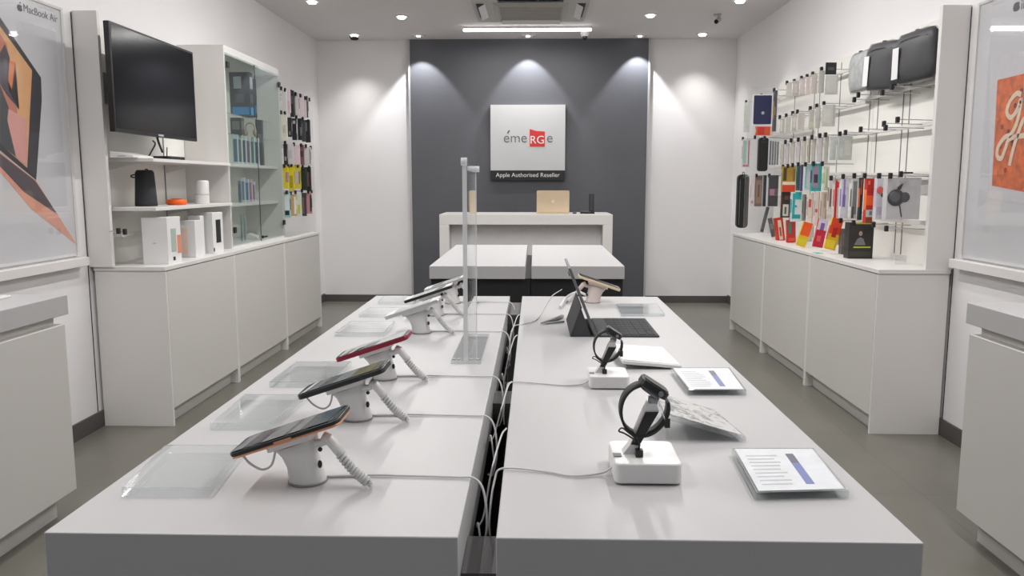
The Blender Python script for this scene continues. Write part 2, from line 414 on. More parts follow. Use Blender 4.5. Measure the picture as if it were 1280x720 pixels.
hs = MB().rbox((-.002, -.02, .02), (.042, .012, .175), .008, mx=Matrix.Rotation(-.12, 4, 'X')).bevel(.003).build('handset', BLKP, t)
o = MB().box((-.018,-.012,0), (.018,.012,.012)).bevel(.003).build('adapter', BLKP); o.location = (at_y(718,268,7.2).x, 7.18, zt)
tag(o, 'tiny black adapter beside the cordless phone on reception counter', 'adapter')

# ------------------------------------------------------------------ cash desks in the middle
ZD = .89
def desk(pxs, label):
    n0 = at_z(pxs[0], 332.5, ZD); n1 = at_z(pxs[1], 332.5, ZD); f0 = at_z(600, 306, ZD)
    y0, y1 = n0.y, f0.y
    t = thing('display_table', label, 'table', ((n0.x+n1.x)/2, (y0+y1)/2, 0))
    MB().box((n0.x, y0, ZD-.06), (n1.x, y1, ZD)).bevel(.002).build('table_top', TOP, t, True)
    gx_ = .0215 if pxs[0] < 600 else -.004
    MB().box((n0.x+(.004 if pxs[0] < 600 else -.007), y0+.03, 0), (n1.x+gx_, y1-.03, ZD-.0605)).build('base', BLACK, t, True)
    return n0, n1, y0, y1
desk((536.5, 656.5), 'bare white table with black base behind the phones, left of the pair')
desk((664.5, 780.5), 'bare white table with black base behind the tablet, right of the pair')

# ------------------------------------------------------------------ demo tables
ZT = .91
def demo(x0, x1, label):
    y0, y1 = .778, 2.545
    t = thing('display_table', label, 'table', ((x0+x1)/2, (y0+y1)/2, 0))
    MB().box((x0, y0, ZT-.088), (x1, y1, ZT)).bevel(.0015).build('table_top', TOP, t, True)
    q0, q1 = (x0+.10, x1-.006) if x0 < -.2 else (x0+.006, x1-.10)
    MB().box((q0, y0+.03, .02), (q1, y1-.03, ZT-.0885)).build('pedestal', BLACK, t, True)
    MB().box((q0+.01, y0+.04, 0), (q1-.001, y1-.04, .0195)).build('base_plate', BLACK, t, True)
demo(-.509, -.077, 'long white demo table carrying the row of phones, nearest on the left')
demo(-.038, .3945, 'long white demo table carrying the watches and tablet, nearest on the right')
BRK = mat('bracket_grey', (.07,.07,.07), .5)
for Y, w in ((.80, 'nearest the camera'), (1.46, 'in the middle of gap'), (2.30, 'at the far end of the gap')):
    z1 = ZT-.02 if Y > 2 else ZT-.05
    o = MB().box((-.0765, Y, z1-.03), (-.0385, Y+(.24 if Y > 2 else .09), z1)).build('link_bracket', BRK)
    origin(o, (-.0575, Y, z1-.03)); tag(o, 'grey metal plate bridging the gap between demo tables, '+w, 'bracket')

# ------------------------------------------------------------------ phone stands with coiled cords
GAPX = -.066
def cr(pts, n=8):
    """smooth curve through points"""
    P = [Vector(p) for p in pts]; P = [P[0]*2-P[1]]+P+[P[-1]*2-P[-2]]; out = []
    for i in range(1, len(P)-2):
        for k in range(n):
            t = k/n; a, b, c, d = P[i-1], P[i], P[i+1], P[i+2]
            out.append(.5*((2*b)+(c-a)*t+(2*a-5*b+4*c-d)*t*t+(3*b-a-3*c+d)*t**3))
    out.append(P[-2]); return out
def phone_stand(px, py, label, frame, screen, accents=(), s=1, flip=1, postm=WPL, cable=True, thick=.008, loop=True, plabel=None, nm='phone'):
    b = at_z(px, py-8, ZT)
    t = thing('phone_stand', label[0], 'phone stand', (b.x, b.y, ZT))
    f = flip
    ang = -math.radians(18.5)*f
    # post: slanted tapered cup
    rings = []
    for (cx, cz, rx, ry, tilt) in ((0, 0, .0225, .021, 0), (0, .004, .0225, .021, 0), (-.003, .020, .0215, .02, .05), (-.008, .036, .0225, .021, .18), (-.013, .050, .0265, .023, .33)):
        rings.append([Vector((f*(cx+rx*math.cos(a)), ry*math.sin(a), cz+rx*math.cos(a)*math.tan(tilt))) for a in [2*PI*k/24 for k in range(24)]])
    MB().loft(rings).build('post', postm, t)
    MB().lathe([(.0235, 0), (.0235, .002), (.02, .002)], n=24).build('base_ring', GREYP, t)
    k = MB()
    k.sphere((f*.0195, -.012, .044), .0028); k.sphere((f*.019, -.013, .026), .0035, sc=(.8,.8,1.4)); k.build('lock_port', BLKP, t)
    mxp = Matrix.Translation((f*-.0165, 0, .0585)) @ Matrix.Rotation(ang, 4, 'Y')
    MB().rbox((-.03, -.024, -.008), (.03, .024, -.001), .008, mx=mxp).build('cradle', postm, t)
    # U-shaped charging lead
    if loop:
        MB().tube(cr([(f*-.074, -.012, .035), (f*-.065, -.014, .026), (f*-.051, -.014, .019), (f*-.040, -.012, .024), (f*-.036, -.008, .040), (f*-.036, -.004, .049)]), .0015, n=6).build('charging_lead', WCB, t)
    # plug elbow and coiled cord
    pl = MB(); pl.tube([(f*.004, -.006, .048), (f*.020, -.008, .051), (f*.028, -.01, .056)], [.0055, .005, .006], n=10)
    pl.tube([(f*.023, -.01, .0605), (f*.030, -.011, .057), (f*.046, -.013, .038)], [.0055, .0068, .0062], n=12)
    pl.build('plug', postm, t)
    st, en = Vector((f*.043, -.013, .040)), Vector((f*.078, -.02, .0065))
    core = []; N = 11; n = N*10; ax = (en-st).normalized(); u = ax.orthogonal().normalized(); w = ax.cross(u)
    for i in range(n+1):
        q = i/n; a = 2*PI*N*q; sag = Vector((0, 0, -.003*math.sin(PI*q)))
        core.append(st.lerp(en, q)+sag+(u*math.cos(a)+w*math.sin(a))*(.0045))
    c = MB(); c.tube(core, .0023, n=6)
    c.tube(cr([en, en+Vector((f*.002, .008, -.003)), (f*.06, .012, .0022), (f*.02, .01, .0022)]), .0016, n=6)
    c.build('coiled_cord', WCB, t)
    if cable and f > 0:
        gx = GAPX-b.x
        MB().tube(cr([(.018, .012, .0022), (.07, .016, .0022), (gx-.03, .012, .0022), (gx-.006, .008, .002), (gx+.006, .0, -.012), (gx+.010, -.01, -.05), (gx+.004, -.015, -.082), (gx-.004, -.01, -.084)]), .0014, n=6).build('power_cable', WCB, t)
    # the phone lies on the cradle: a thing of its own
    L, Wd = .139*s/2, .068/2*s
    r = thing(nm, label[1], 'phone', (b.x-f*.0165, b.y, ZT+.0585))
    mx = Matrix.Rotation(ang, 4, 'Y')
    if frame is ROSE:
        MB().rbox((-L+.0006, -Wd+.0006, -.0005), (L-.0006, Wd-.0006, .0026), .010*s, mx=mx).bevel(.001).build('frame', frame, r)
        MB().rbox((-L, -Wd, .0027), (L, Wd, thick-.0008), .010*s, mx=mx).bevel(.001).build('glass_edge', BLKP, r)
    else: MB().rbox((-L, -Wd, -.0005), (L, Wd, thick-.0008), .010*s, mx=mx).bevel(.0012).build('frame', frame, r)
    sc = MB(); sc.rbox((-L+.0015, -Wd+.0015, thick-.0008), (L-.0015, Wd-.0015, thick), .009, m=BLKG if not plabel else CARD, mx=mx)
    sc.rbox((-L+.008*(3 if plabel else 1), -Wd+.005, thick), (L-.008*(3 if plabel else 1), Wd-.005, thick+.0003), .004, m=screen, mx=mx)
    for (u0, v0, u1, v1, m) in accents:
        sc.hexa([mx @ Vector(q) for q in ((L*u0, Wd*v0, thick+.0003), (L*u1, Wd*v0, thick+.0003), (L*(u1+.12), Wd*v1, thick+.0003), (L*(u0+.12), Wd*v1, thick+.0003),
                                          (L*u0, Wd*v0, thick+.0006), (L*u1, Wd*v0, thick+.0006), (L*(u1+.12), Wd*v1, thick+.0006), (L*(u0+.12), Wd*v1, thick+.0006))], m)
    sc.build('screen', None, r)
    k = MB(); k.box((-.012, -Wd-.0004, .002), (.010, -Wd+.0005, .005), mx=mx); k.build('side_button', frame, r)
    return b
SCD = mat('screen_dark_grey', (.055, .06, .065), .15, var=.5, scale=25, spec=.7)
SCB = mat('screen_bluish', (.02, .035, .06), .12); SCG = mat('screen_olive', (.11, .10, .02), .2)
SCL = mat('screen_pale', (.55, .57, .57), .2); SCM = mat('screen_mid_grey', (.18, .19, .2), .15)
phone_stand(385, 609, ('nearest white phone stand, with a thick coiled cord at its right', 'black phone with a bronze edge, nearest of the row'), ROSE, SCD,
    [(.45, -.9, .8, .9, SCB), (.1, -.9, .3, .9, SCM), (-.55, -.8, -.42, .5, SCB), (-.4, -.9, .0, .9, SCM), (-.95, -.9, -.75, .9, SCM)])
phone_stand(447, 531, ('white phone stand second from the camera, holding the black phone', 'all-black phone with an olive patch on its screen'), BLKP, SCD,
    [(.45, -.9, .7, .9, SCG), (-.2, -.9, .2, .9, SCM), (-.7, -.9, -.5, .9, SCM), (-.9, -.9, -.8, .9, SCL)])
phone_stand(481, 481, ('white phone stand third from the camera, under the red phone', 'red-edged phone with a pale screen'), REDM, SCL,
    [(-.3, -.9, .05, .3, SCM), (-.5, -.9, -.35, -.1, BLKG), (-.8, -.9, -.65, .3, SCM)], loop=False)
phone_stand(527, 424, ('white phone stand fourth from the camera, left of the clear upright holder', 'silver phone with a white face, fourth in the row'), ALU, SCL, loop=False, plabel=1)
phone_stand(545, 402, ('white phone stand fifth from the camera, partly behind the fourth', 'white phone with a black edge, fifth in the row'), BLKP, SCL, [(.3, -.9, .6, .3, BLKG)], loop=False, plabel=1)
phone_stand(566, 387, ('farthest white phone stand on the left table', 'silver and white phone farthest back on the left table'), ALU, SCL, [(-.6, -.9, -.2, .3, BLKG)], loop=False, plabel=1)
phone_stand(741, 386, ('pinkish phone stand at the far end of the right table', 'gold-edged phone sloping down to the right behind the tablet'), GOLD, SCD, s=.95, flip=-1, postm=PINKW, cable=False, loop=False)
t = MB().tube(cr([at_z(700, 384, ZT+.0055), at_z(708, 372, ZT+.012), at_z(722, 365, ZT+.02), at_z(733, 369, ZT+.02)]), .004).build('cord', WCB)
tag(origin(t, at_z(700, 384, ZT)), 'thick white cord arching beside the pinkish phone stand', 'cable')

# ------------------------------------------------------------------ clear price blocks on the tables
PRN = mat('faint_print', (.5,.5,.52), .5)
EDGE0 = clear('acrylic_rim', (.88, .9, .9), .25, (.7, .73, .74))
def block(c, label, h=.010, paper=True, blue=False, lines=True):
    """c: near-left, near-right, far-right, far-left corners on the table (pixels)"""
    P = [at_z(x, y, ZT) for x, y in c]; ctr = sum(P, Vector())/4
    t = thing('price_block', label, 'price holder', (ctr.x, ctr.y, ZT))
    L = [p-ctr for p in P]
    for q in L: q.z = 0
    z = lambda v, zz: Vector((v.x, v.y, zz))
    MB().hexa([z(q, .0005) for q in L]+[z(q, h) for q in L]).bevel(.0012, 1).build('acrylic_body', ACR, t)
    rm = MB(); w_ = .0016
    for a_, b_ in ((0,1),(1,2),(2,3),(3,0)):
        A, B = L[a_]*.985, L[b_]*.985; n_ = Vector((-(B-A).y, (B-A).x, 0)).normalized()*w_
        rm.hexa([z(A, h+.0001), z(B, h+.0001), z(B+n_, h+.0001), z(A+n_, h+.0001), z(A, h+.0006), z(B, h+.0006), z(B+n_, h+.0006), z(A+n_, h+.0006)])
    rm.build('polished_rim', EDGE0, t)
    if paper:
        I = [q*.93 for q in L]
        pm = MB().hexa([z(q, h+.0002) for q in I]+[z(q, h+.0006) for q in I])
        card = pm.build('card', mat('price_card', (.70, .715, .74), .5, var=.05, scale=60), t)
        if lines:
            g = MB()
            def uv(u, v): return (I[0]*(1-u)*(1-v)+I[1]*u*(1-v)+I[2]*u*v+I[3]*(1-u)*v)
            for i in range(9):
                v0 = .12+i*.085
                for (u0, u1) in ((.08, .48),):
                    uu = u1-random.random()*.12
                    g.hexa([z(uv(a, b_), zz) for zz in (h+.0006, h+.0008) for a, b_ in ((u0, v0), (uu, v0), (uu, v0+.03), (u0, v0+.018))], PRN)
            if blue:
                g.hexa([z(uv(a, b_), zz) for zz in (h+.0006, h+.0009) for a, b_ in ((.60, .12), (.70, .12), (.70, .62), (.60, .62))], col((120, 128, 178)))
                g.hexa([z(uv(a, b_), zz) for zz in (h+.0006, h+.0009) for a, b_ in ((.60, .621), (.70, .621), (.70, .86), (.60, .86))], col((105, 108, 120)))
            g.build('printed_lines', None, card)
    return t
block([(152, 622), (262, 622), (305, 566), (207, 566)], 'clear price block at the near left corner of the left table', .011, False)
q = at_z(228, 594, ZT)
block([(262, 538), (338, 538), (382, 500), (306, 500)], 'clear price block between the nearest and second phones', .010, False)
block([(336, 485), (412, 485), (440, 458), (370, 458)], 'clear price block left of the red-edged phone', .010, False)
block([(418, 421), (480, 421), (494, 406), (438, 406)], 'clear price block left of the fourth phone', .010, False)
block([(448, 397), (500, 397), (510, 388), (462, 388)], 'clear price block left of the fifth phone', .009, False)
block([(472, 381), (520, 381), (525, 373), (480, 373)], 'clear price block at the far left corner of the left table', .009, False)
def wedge_card(c, label, m, lift, nm='tray'):
    """white slanted tray: raised edge first two points, low edge last two"""
    P = [at_z(x, y, ZT) for x, y in c]; ctr = sum(P, Vector())/4; L = [Vector((p.x-ctr.x, p.y-ctr.y, 0)) for p in P]
    t = thing('slanted_holder', label, 'holder', (ctr.x, ctr.y, ZT))
    hi = (lift, lift, .008, .008)
    MB().hexa([Vector((q.x, q.y, max(0.0005, h-.007))) for q, h in zip(L, hi)]+[Vector((q.x, q.y, h)) for q, h in zip(L, hi)]).bevel(.001, 1).build('tray', ACR if m is None else m, t)
    I = [q*.94 for q in L]
    MB().hexa([Vector((q.x, q.y, h*1+.0003)) for q, h in zip(I, hi)]+[Vector((q.x, q.y, h+.001)) for q, h in zip(I, hi)]).build('insert', REFLS if lift > .03 else CARD, t)
    MB().hexa(
        [Vector((L[0].x+.006, L[0].y*.85, .0005)), Vector((L[0].x+.01, L[0].y*.85, .0005)), Vector((L[1].x+.01, L[1].y*.85, .0005)), Vector((L[1].x+.006, L[1].y*.85, .0005)),
         Vector((L[0].x+.006, L[0].y*.85, lift-.01)), Vector((L[0].x+.01, L[0].y*.85, lift-.01)), Vector((L[1].x+.01, L[1].y*.85, lift-.01)), Vector((L[1].x+.006, L[1].y*.85, lift-.01))]).build('back_foot', ACR, t)
def crumpled_reflections():  # grey noise paints crumpled reflections into the colour of the holder's face
    m, nt, out = nodes('painted_reflections')
    p = nt.nodes.new('ShaderNodeBsdfPrincipled'); tc = nt.nodes.new('ShaderNodeTexCoord'); n = nt.nodes.new('ShaderNodeTexVoronoi'); n.inputs['Scale'].default_value = 60
    n2 = nt.nodes.new('ShaderNodeTexNoise'); n2.inputs['Scale'].default_value = 38; n2.inputs['Detail'].default_value = 4; n2.inputs['Distortion'].default_value = 2
    r = nt.nodes.new('ShaderNodeValToRGB'); r.color_ramp.elements[0].position = .38; r.color_ramp.elements[1].position = .52
    r.color_ramp.elements[0].color = (.36, .36, .35, 1); r.color_ramp.elements[1].color = (.72, .72, .72, 1)
    nt.links.new(tc.outputs['Object'], n2.inputs['Vector']); nt.links.new(n2.outputs['Fac'], r.inputs[0]); nt.links.new(r.outputs[0], p.inputs['Base Color'])
    p.inputs['Roughness'].default_value = .2; nt.links.new(p.outputs[0], out.inputs[0]); return m
REFLS = crumpled_reflections()
# corners: near-left(high), far-left(high), far-right(low), near-right(low)
wedge_card([(828, 552), (814, 520), (893, 518), (933, 553)], 'slanted clear holder with painted crumpled grey reflections behind the nearest watch', None, .040)
wedge_card([(778, 462), (764, 440), (828, 438), (852, 462)], 'slanted white holder behind the second watch', WPL, .018)
block([(945, 627), (1061, 624), (1017, 569), (914, 569)], 'clear price block with a blue stripe at near right corner of the right table', .010, True, True)
block([(860, 495), (933, 495), (912, 466), (838, 466)], 'clear price block with a faint blue stripe, behind the slanted clear holder', .010, True, True)
block([(776, 396), (831, 396), (822, 383), (770, 383)], 'small clear price block at the far right corner of the right table', .008, False)

# ------------------------------------------------------------------ clear upright sign holder
a0 = at_z(570, 459, ZT); a1 = at_z(606, 459, ZT); a2 = at_z(606, 421, ZT)
hx, hy0, hy1 = -.138, 1.565, 1.86
t = thing('acrylic_sign_holder', 'tall clear acrylic upright sign holder standing on the left table', 'sign holder', (hx, (hy0+hy1)/2, ZT))
MB().box((-.167, hy0, ZT+.0005), (-.105, hy1, ZT+.007)).bevel(.001, 1).build('foot', ACRE, t, True)
MB().box((hx-.0035, hy0+.03, ZT+.0075), (hx-.0015, hy1-.01, ZT+.40)).build('sheet', ACRE, t, True)
MB().box((hx+.0015, hy0+.03, ZT+.0075), (hx+.0035, hy1-.01, ZT+.385)).build('sheet', ACRE, t, True)
EDGE = clear('acrylic_polished_edge', (.95, .96, .96), .65, (.86, .87, .87))
MB().box((hx-.0045, hy0+.026, ZT+.0075), (hx+.0045, hy0+.0295, ZT+.395)).build('edge_strip', EDGE, t, True)
MB().box((hx-.0045, hy1-.0095, ZT+.0075), (hx+.0045, hy1-.006, ZT+.385)).build('edge_strip', EDGE, t, True)
kk = MB(); kk.cyl((hx-.006, hy0+.02, ZT+.402), (hx+.006, hy0+.02, ZT+.402), .008); kk.build('top_clamp', EDGE, t, True)
kk = MB(); kk.cyl((hx-.004, hy1-.01, ZT+.392), (hx+.012, hy1-.01, ZT+.392), .007); kk.build('top_clamp', EDGE, t, True)
kk = MB(); [kk.cyl((x, hy0+.012, ZT+.007), (x, hy0+.012, ZT+.0095), .0035, n=10) for x in (-.16, -.15, -.125, -.113)]; kk.build('foot_screws', LGREY, t, True)

# ------------------------------------------------------------------ watches on stands
def watch(px0, px1, py, label, wl):
    a = at_z(px0, py, ZT); b = at_z(px1, py, ZT); w = (b.x-a.x)/2; cx = (a.x+b.x)/2
    k = w/.041
    t = thing('watch_stand', label, 'watch stand', (cx, a.y+.045*k, ZT))
    S = lambda *v: tuple(q*k for q in v)
    MB().rbox(S(-.041, -.045, .002), S(.041, .045, .027), .009*k, seg=6).bevel(.0022*k, 3).build('base', WPL, t)
    MB().box(S(-.034, -.038, 0), S(.034, .038, .002)).build('foot_pad', BLKP, t)
    # slender leaning arm: white frame with black front
    arm = MB()
    arm.prism([S(-.028,-.009,.026), S(-.012,-.009,.026), S(-.0075,-.009,.037), S(.0165,-.009,.082), S(.013,-.009,.092), S(.003,-.009,.092), S(-.002,-.009,.082), S(-.019,-.009,.038)], S(0,.018,0))
    arm.build('arm', WPL, t)
    MB().prism([S(-.0175,-.0105,.040), S(-.0075,-.0105,.0385), S(.0156,-.0105,.0815), S(-.0005,-.0105,.0815)], S(0,.021,0)).build('arm_inlay', BLKP, t)
    kb = MB(); kb.box(S(-.013,-.022,.0275), S(-.004,-.012,.036)); kb.tube([S(-.009,-.017,.036), S(-.008,-.018,.042), S(-.012,-.018,.05)], .0012*k, n=6)
    kb.tube(cr([S(-.012,-.018,.05), S(-.022,-.02,.058), S(-.030,-.02,.064), S(-.034,-.02,.060), S(-.027,-.02,.057), S(-.016,-.02,.050), S(-.014,-.019,.047)]), .0011*k, n=6)
    kb.build('security_lead', BLKP, t)
    MB().box(S(-.040, -.02, .0272), S(-.030, -.008, .0282)).build('status_panel', GREYP, t)
    # cable to the gap
    gx = (-.05-cx)/k
    MB().tube(cr([S(-.041, -.01, .010), S(-.055, -.012, .003), S(-.09, -.02, .0022), S((gx)*.65, -.006, .0022), S(gx+.012, .004, .0022), S(gx+.001, -.004, -.012), S(gx-.004, -.03, -.05), S(gx-.003, -.03, -.08)]), .0014, n=6).build('power_cable', WCB, t)
    # the watch
    c = Vector(S(-.0015, 0, .083)); r = thing('smart_watch', wl, 'watch', (cx+c.x, a.y+.045*k+c.y, ZT+c.z))
    def ring(a_, off):  # ellipse turned so that the case sits upper right
        x, z = (.0305+off)*math.cos(a_), (.0345+off)*math.sin(a_)
        ro = math.radians(-18); return Vector(((x*math.cos(ro)-z*math.sin(ro))*k, 0, (x*math.sin(ro)+z*math.cos(ro))*k))
    A0, A1 = math.radians(88), math.radians(395)
    rings = []
    for i in range(49):
        a_ = A0+(A1-A0)*i/48; hw = .011*k; wob = .0006*math.sin(a_*3)
        o_, i_ = ring(a_, wob), ring(a_, -.0032+wob)
        rings.append([o_+Vector((0,-hw,0)), o_+Vector((0,hw,0)), i_+Vector((0,hw,0)), i_+Vector((0,-hw,0))])
    MB().loft(rings).build('strap', mat('watch_strap', (.02,.02,.021), .55), r)
    mx = Matrix.Translation(S(.012, 0, .0285)) @ Matrix.Rotation(math.radians(33), 4, 'Y')
    MB().rbox(S(-.019, -.017, -.006), S(.019, .017, .004), .008*k, mx=mx, seg=6).bevel(.002*k, 2).build('case', BLKP, r)
    MB().rbox(S(-.017, -.015, .004), S(.017, .015, .0052), .007*k, mx=mx).build('screen', BLKG, r)
    cr_ = MB(); cr_.cyl(mx @ Vector(S(.008,-.0168,-.001)), mx @ Vector(S(.008,-.0195,-.001)), .0032*k, n=12); cr_.build('crown', GREYP, r)
    MB().cyl(mx @ Vector(S(0,0,-.010)), mx @ Vector(S(0,0,-.006)), .013*k).build('sensor_disc', GREYP, r)
    bk = MB(); q0 = ring(math.radians(-8), .002); bk.box((q0.x-.0045*k, -.013*k, q0.z-.006*k), (q0.x+.002*k, .013*k, q0.z+.006*k)); bk.build('buckle', BLKP, r)
    # puck under the watch, part of stand
    ch = MB(); pc = Vector(S(.0035+-.004+.0055, 0, .0975)); 
    ch.tube([Vector(S(.008,-.002,.086)), Vector(S(.0105,-.002,.098))], [.0055*k, .007*k], n=14); ch.build('charging_puck', LGREY, t)
watch(768, 853, 607, 'nearest white square watch stand with a slender leaning arm', 'black smart watch looped on the nearest stand')
watch(737, 787, 487, 'farther white watch stand, beside the keyboard cover', 'black smart watch on the farther stand, in front of the tablet')

# ------------------------------------------------------------------ tablet with keyboard cover
yb = 1.86
pb = at_y(742, 416, yb); pt = at_y(710, 336, yb)
t = thing('tablet', 'black tablet standing edge-on in its keyboard cover on the right table', 'tablet', (.12, yb+.12, ZT))
lo = Vector((pb.x, yb, ZT+.006)); hi_ = Vector((pt.x, yb, pt.z)); d = (hi_-lo).normalized(); nrm = Vector((d.z, 0, -d.x))
def slab(p0, p1, th, y0, y1, r_=None):
    return MB().prism([Vector((p0.x, y0, p0.z)), Vector((p1.x, y0, p1.z)), Vector((p1.x+nrm.x*th, y0, p1.z+nrm.z*th)), Vector((p0.x+nrm.x*th, y0, p0.z+nrm.z*th))], (0, y1-y0, 0))
slab(lo, hi_, .0062, yb, yb+.245).bevel(.0015, 2).build('body', mat('tablet_metal', (.16,.16,.165), .35, metal=.6), t, True)
slab(lo+nrm*.0063+d*.003, hi_+nrm*.0063-d*.003, .0006, yb+.003, yb+.242).build('screen', BLKG, t, True)
cm = MB(); q = hi_-d*.014-nrm*.0012; cm.cyl((q.x, yb+.018, q.z), (q.x-nrm.x*.002, yb+.018, q.z-nrm.z*.002), .006, n=12); cm.build('rear_camera', BLKP, t, True)
k = thing('keyboard_cover', 'dark grey fabric keyboard cover folded under the upright tablet', 'keyboard cover', (.15, yb+.12, ZT))
kc = mat('cover_grey', (.055, .056, .06), .8, bump=.2)
MB().box((pb.x+.012, yb+.0, ZT+.0005), (pb.x+.155, yb+.245, ZT+.0045)).bevel(.001, 1).build('keyboard_panel', kc, k, True)
ky = MB()
for i in range(5):
    for j in range(12):
        ky.box((pb.x+.045+i*.021, yb+.008+j*.0193, ZT+.0045), (pb.x+.063+i*.021, yb+.024+j*.0193, ZT+.006))
ky.build('keys', mat('fabric_keys', (.04,.04,.043), .8), k, True)
f1 = at_y(722, 384, yb); f2 = at_y(717, 406, yb); f3 = Vector((pb.x-.052, 0, ZT+.0005))
mid = lo.lerp(hi_, .42)-nrm*.002
MB().prism([(mid.x, yb+.002, mid.z), (mid.x-.003, yb+.002, mid.z+.001), (f3.x-.003, yb+.002, ZT+.0008), (f3.x, yb+.002, ZT+.0008)], (0, .24, 0)).build('rear_flap', kc, k, True)
MB().prism([(f3.x, yb+.002, ZT+.0005), (pb.x+.012, yb+.002, ZT+.0005), (pb.x+.012, yb+.002, ZT+.003), (f3.x, yb+.002, ZT+.003)], (0, .24, 0)).build('bottom_flap', kc, k, True)
# flap triangle side visible from the near end
MB().prism([(f3.x+.002, yb+.004, ZT+.0032), (pb.x-.006, yb+.004, ZT+.0032), (mid.x-.002, yb+.004, mid.z-.003)], (0, .002, 0)).build('folded_gusset', kc, k, True)

# loose leads on the table tops
def lead(pts, r, label, m=WCB):
    o = MB().tube(cr(pts), r, n=6).build('cable', m); return tag(origin(o, pts[0]), label, 'cable')
z3 = ZT+.002
lead([at_z(700, 350, ZT+.0105)+Vector((0,-.2,-.008)), at_z(688, 372, z3), at_z(672, 398, z3), at_z(655, 405, z3), (-.055, 2.02, ZT-.01), (-.062, 1.9, ZT-.06), (-.066, 1.7, ZT-.08), (-.058, 1.62, ZT-.05)], .0013, 'thin white lead running across the far end of the right table into the gap')
o = MB().tube([at_z(703, 395, ZT+.005), at_z(688, 401, ZT+.005), at_z(676, 404, ZT+.004)], [.005, .005, .002], n=10).build('lead_plug', LGREY)
tag(origin(o, at_z(690, 401, ZT)), 'slim grey plug lying beside the gap left of the tablet', 'plug')
o = MB().tube([at_z(705, 402, ZT+.003), at_z(682, 404, ZT+.003)], .0025, n=8).build('lead_plug', LGREY)
tag(origin(o, at_z(690, 404, ZT)), 'thinner grey plug just in front of the other plug', 'plug')
for i, (y0, zlow, nm_) in enumerate(((1.30, -.06, 'hanging in the gap beside the nearer phones'), (1.75, -.07, 'hanging in the gap beside the clear upright holder'), (2.05, -.075, 'hanging at the far end of the gap'), (1.02, -.08, 'hanging in the gap nearest the camera'))):
    lead([(-.040, y0+.12, ZT+.0022), (-.047, y0+.1, ZT-.004), (-.058, y0+.04, ZT-.035), (-.066, y0, ZT+zlow), (-.070, y0-.06, ZT+zlow+.01), (-.066, y0-.1, ZT+zlow+.03), (-.058, y0-.13, ZT+zlow-.01)], .0013, 'white looping lead '+nm_)

# ------------------------------------------------------------------ base cabinets along the walls
ZB = .845
def base_cabs(side, xf, xb, ys_, labels, top_label, ends):
    s_ = 1 if side == 'right' else -1   # outward direction toward wall
    for i in range(3):
        y0, y1 = ys_[i], ys_[i+1]
        t = thing('base_cabinet', labels[i], 'cabinet', ((xf+xb)/2, (y0+y1)/2, 0))
        g = .0015
        MB().box((xf, y0+g, 0), (xb, y0+.018, ZB-.022)).bevel(.001, 1).build('side_panel', LAM, t, True)
        MB().box((xf, y1-.018, 0), (xb, y1-g, ZB-.022)).bevel(.001, 1).build('side_panel', LAM, t, True)
        MB().box((xf+s_*.02, y0+.0185, .08), (xb, y1-.0185, ZB-.0225)).build('carcass', LAM, t, True)
        MB().box((xf, y0+.0205, .095), (xf+s_*.0195, y1-.0205, ZB-.0255)).bevel(.0012, 1).build('door', LAMD, t, True)
        MB().box((xf+s_*.05, y0+.0185, 0), (xf+s_*.062, y1-.0185, .0795)).build('kick_board', LAMD, t, True)
    o = MB().box((xf-s_*.004, ends[0], ZB-.0215), (xb, ends[1], ZB)).bevel(.0015, 1).build('countertop', LAM)
    tag(origin(o, ((xf+xb)/2, (ends[0]+ends[1])/2, ZB-.0215)), top_label, 'countertop')
base_cabs('left', -1.892, XL+.014, (4.03, 4.98, 6.0, 7.0), ('white floor cabinet under the television shelves', 'white floor cabinet under the glass cabinet', 'white floor cabinet under the phone-case rack, at the far left'),
          'long white worktop over the left wall cabinets', (4.022, 7.008))
base_cabs('right', 1.712, XR-.014, (4.0, 5.0, 5.99, 6.95), ('nearest white floor cabinet under the accessory wall', 'middle white floor cabinet under the accessory wall', 'farthest white floor cabinet under the accessory wall'),
          'long white worktop over the right wall cabinets', (3.992, 6.958))

# near units at both frame edges
def near_unit(side, xf, yend, label):
    s_ = 1 if side == 'right' else -1; xb = (XR-.014) if s_ > 0 else (XL+.014); y0 = 1.1
    t = thing('wall_counter', label, 'counter', ((xf+xb)/2, (y0+yend)/2, 0))
    MB().box((xf, y0, .778), (xb, yend+.03, .852)).bevel(.002).build('worktop', TOP, t, True)
    MB().box((xf+s_*.03, y0, .745), (xb, yend-.02, .7775)).build('shadow_gap', LAMD, t, True)
    ym = yend-1.0
    MB().box((xf, ym+.003, .1), (xf+s_*.02, yend, .7445)).bevel(.001, 1).build('door', LAMD, t, True)
    MB().box((xf, y0, .1), (xf+s_*.02, ym, .7445)).bevel(.001, 1).build('door', LAMD, t, True)
    MB().box((xf+s_*.0205, y0, .1), (xb, yend, .7445)).build('carcass', LAM, t, True)
    MB().box((xf+s_*.06, y0+.02, 0), (xb, yend-.04, .0995)).build('kick_board', LAMD, t, True)
near_unit('left', -1.765, 2.92, 'white counter unit cut by the left frame edge, under the laptop poster')
near_unit('right', 1.53, 2.81, 'white counter unit cut by the right frame edge, under the orange poster')
o = MB().rbox((-.17, -.1, 0), (.05, .1, .008), .01).bevel(.002, 1).build('sample_tray', WPL); o.location = (-1.98, 2.78, .852)
tag(o, 'flat white tray lying on the left counter unit', 'tray')
o = MB().rbox((-.1, -.06, 0), (.1, .06, .006), .01).bevel(.002, 1).build('sample_tray', LGREY); o.location = (1.80, 2.72, .852)
tag(o, 'flat grey tray lying on the right counter unit', 'tray')

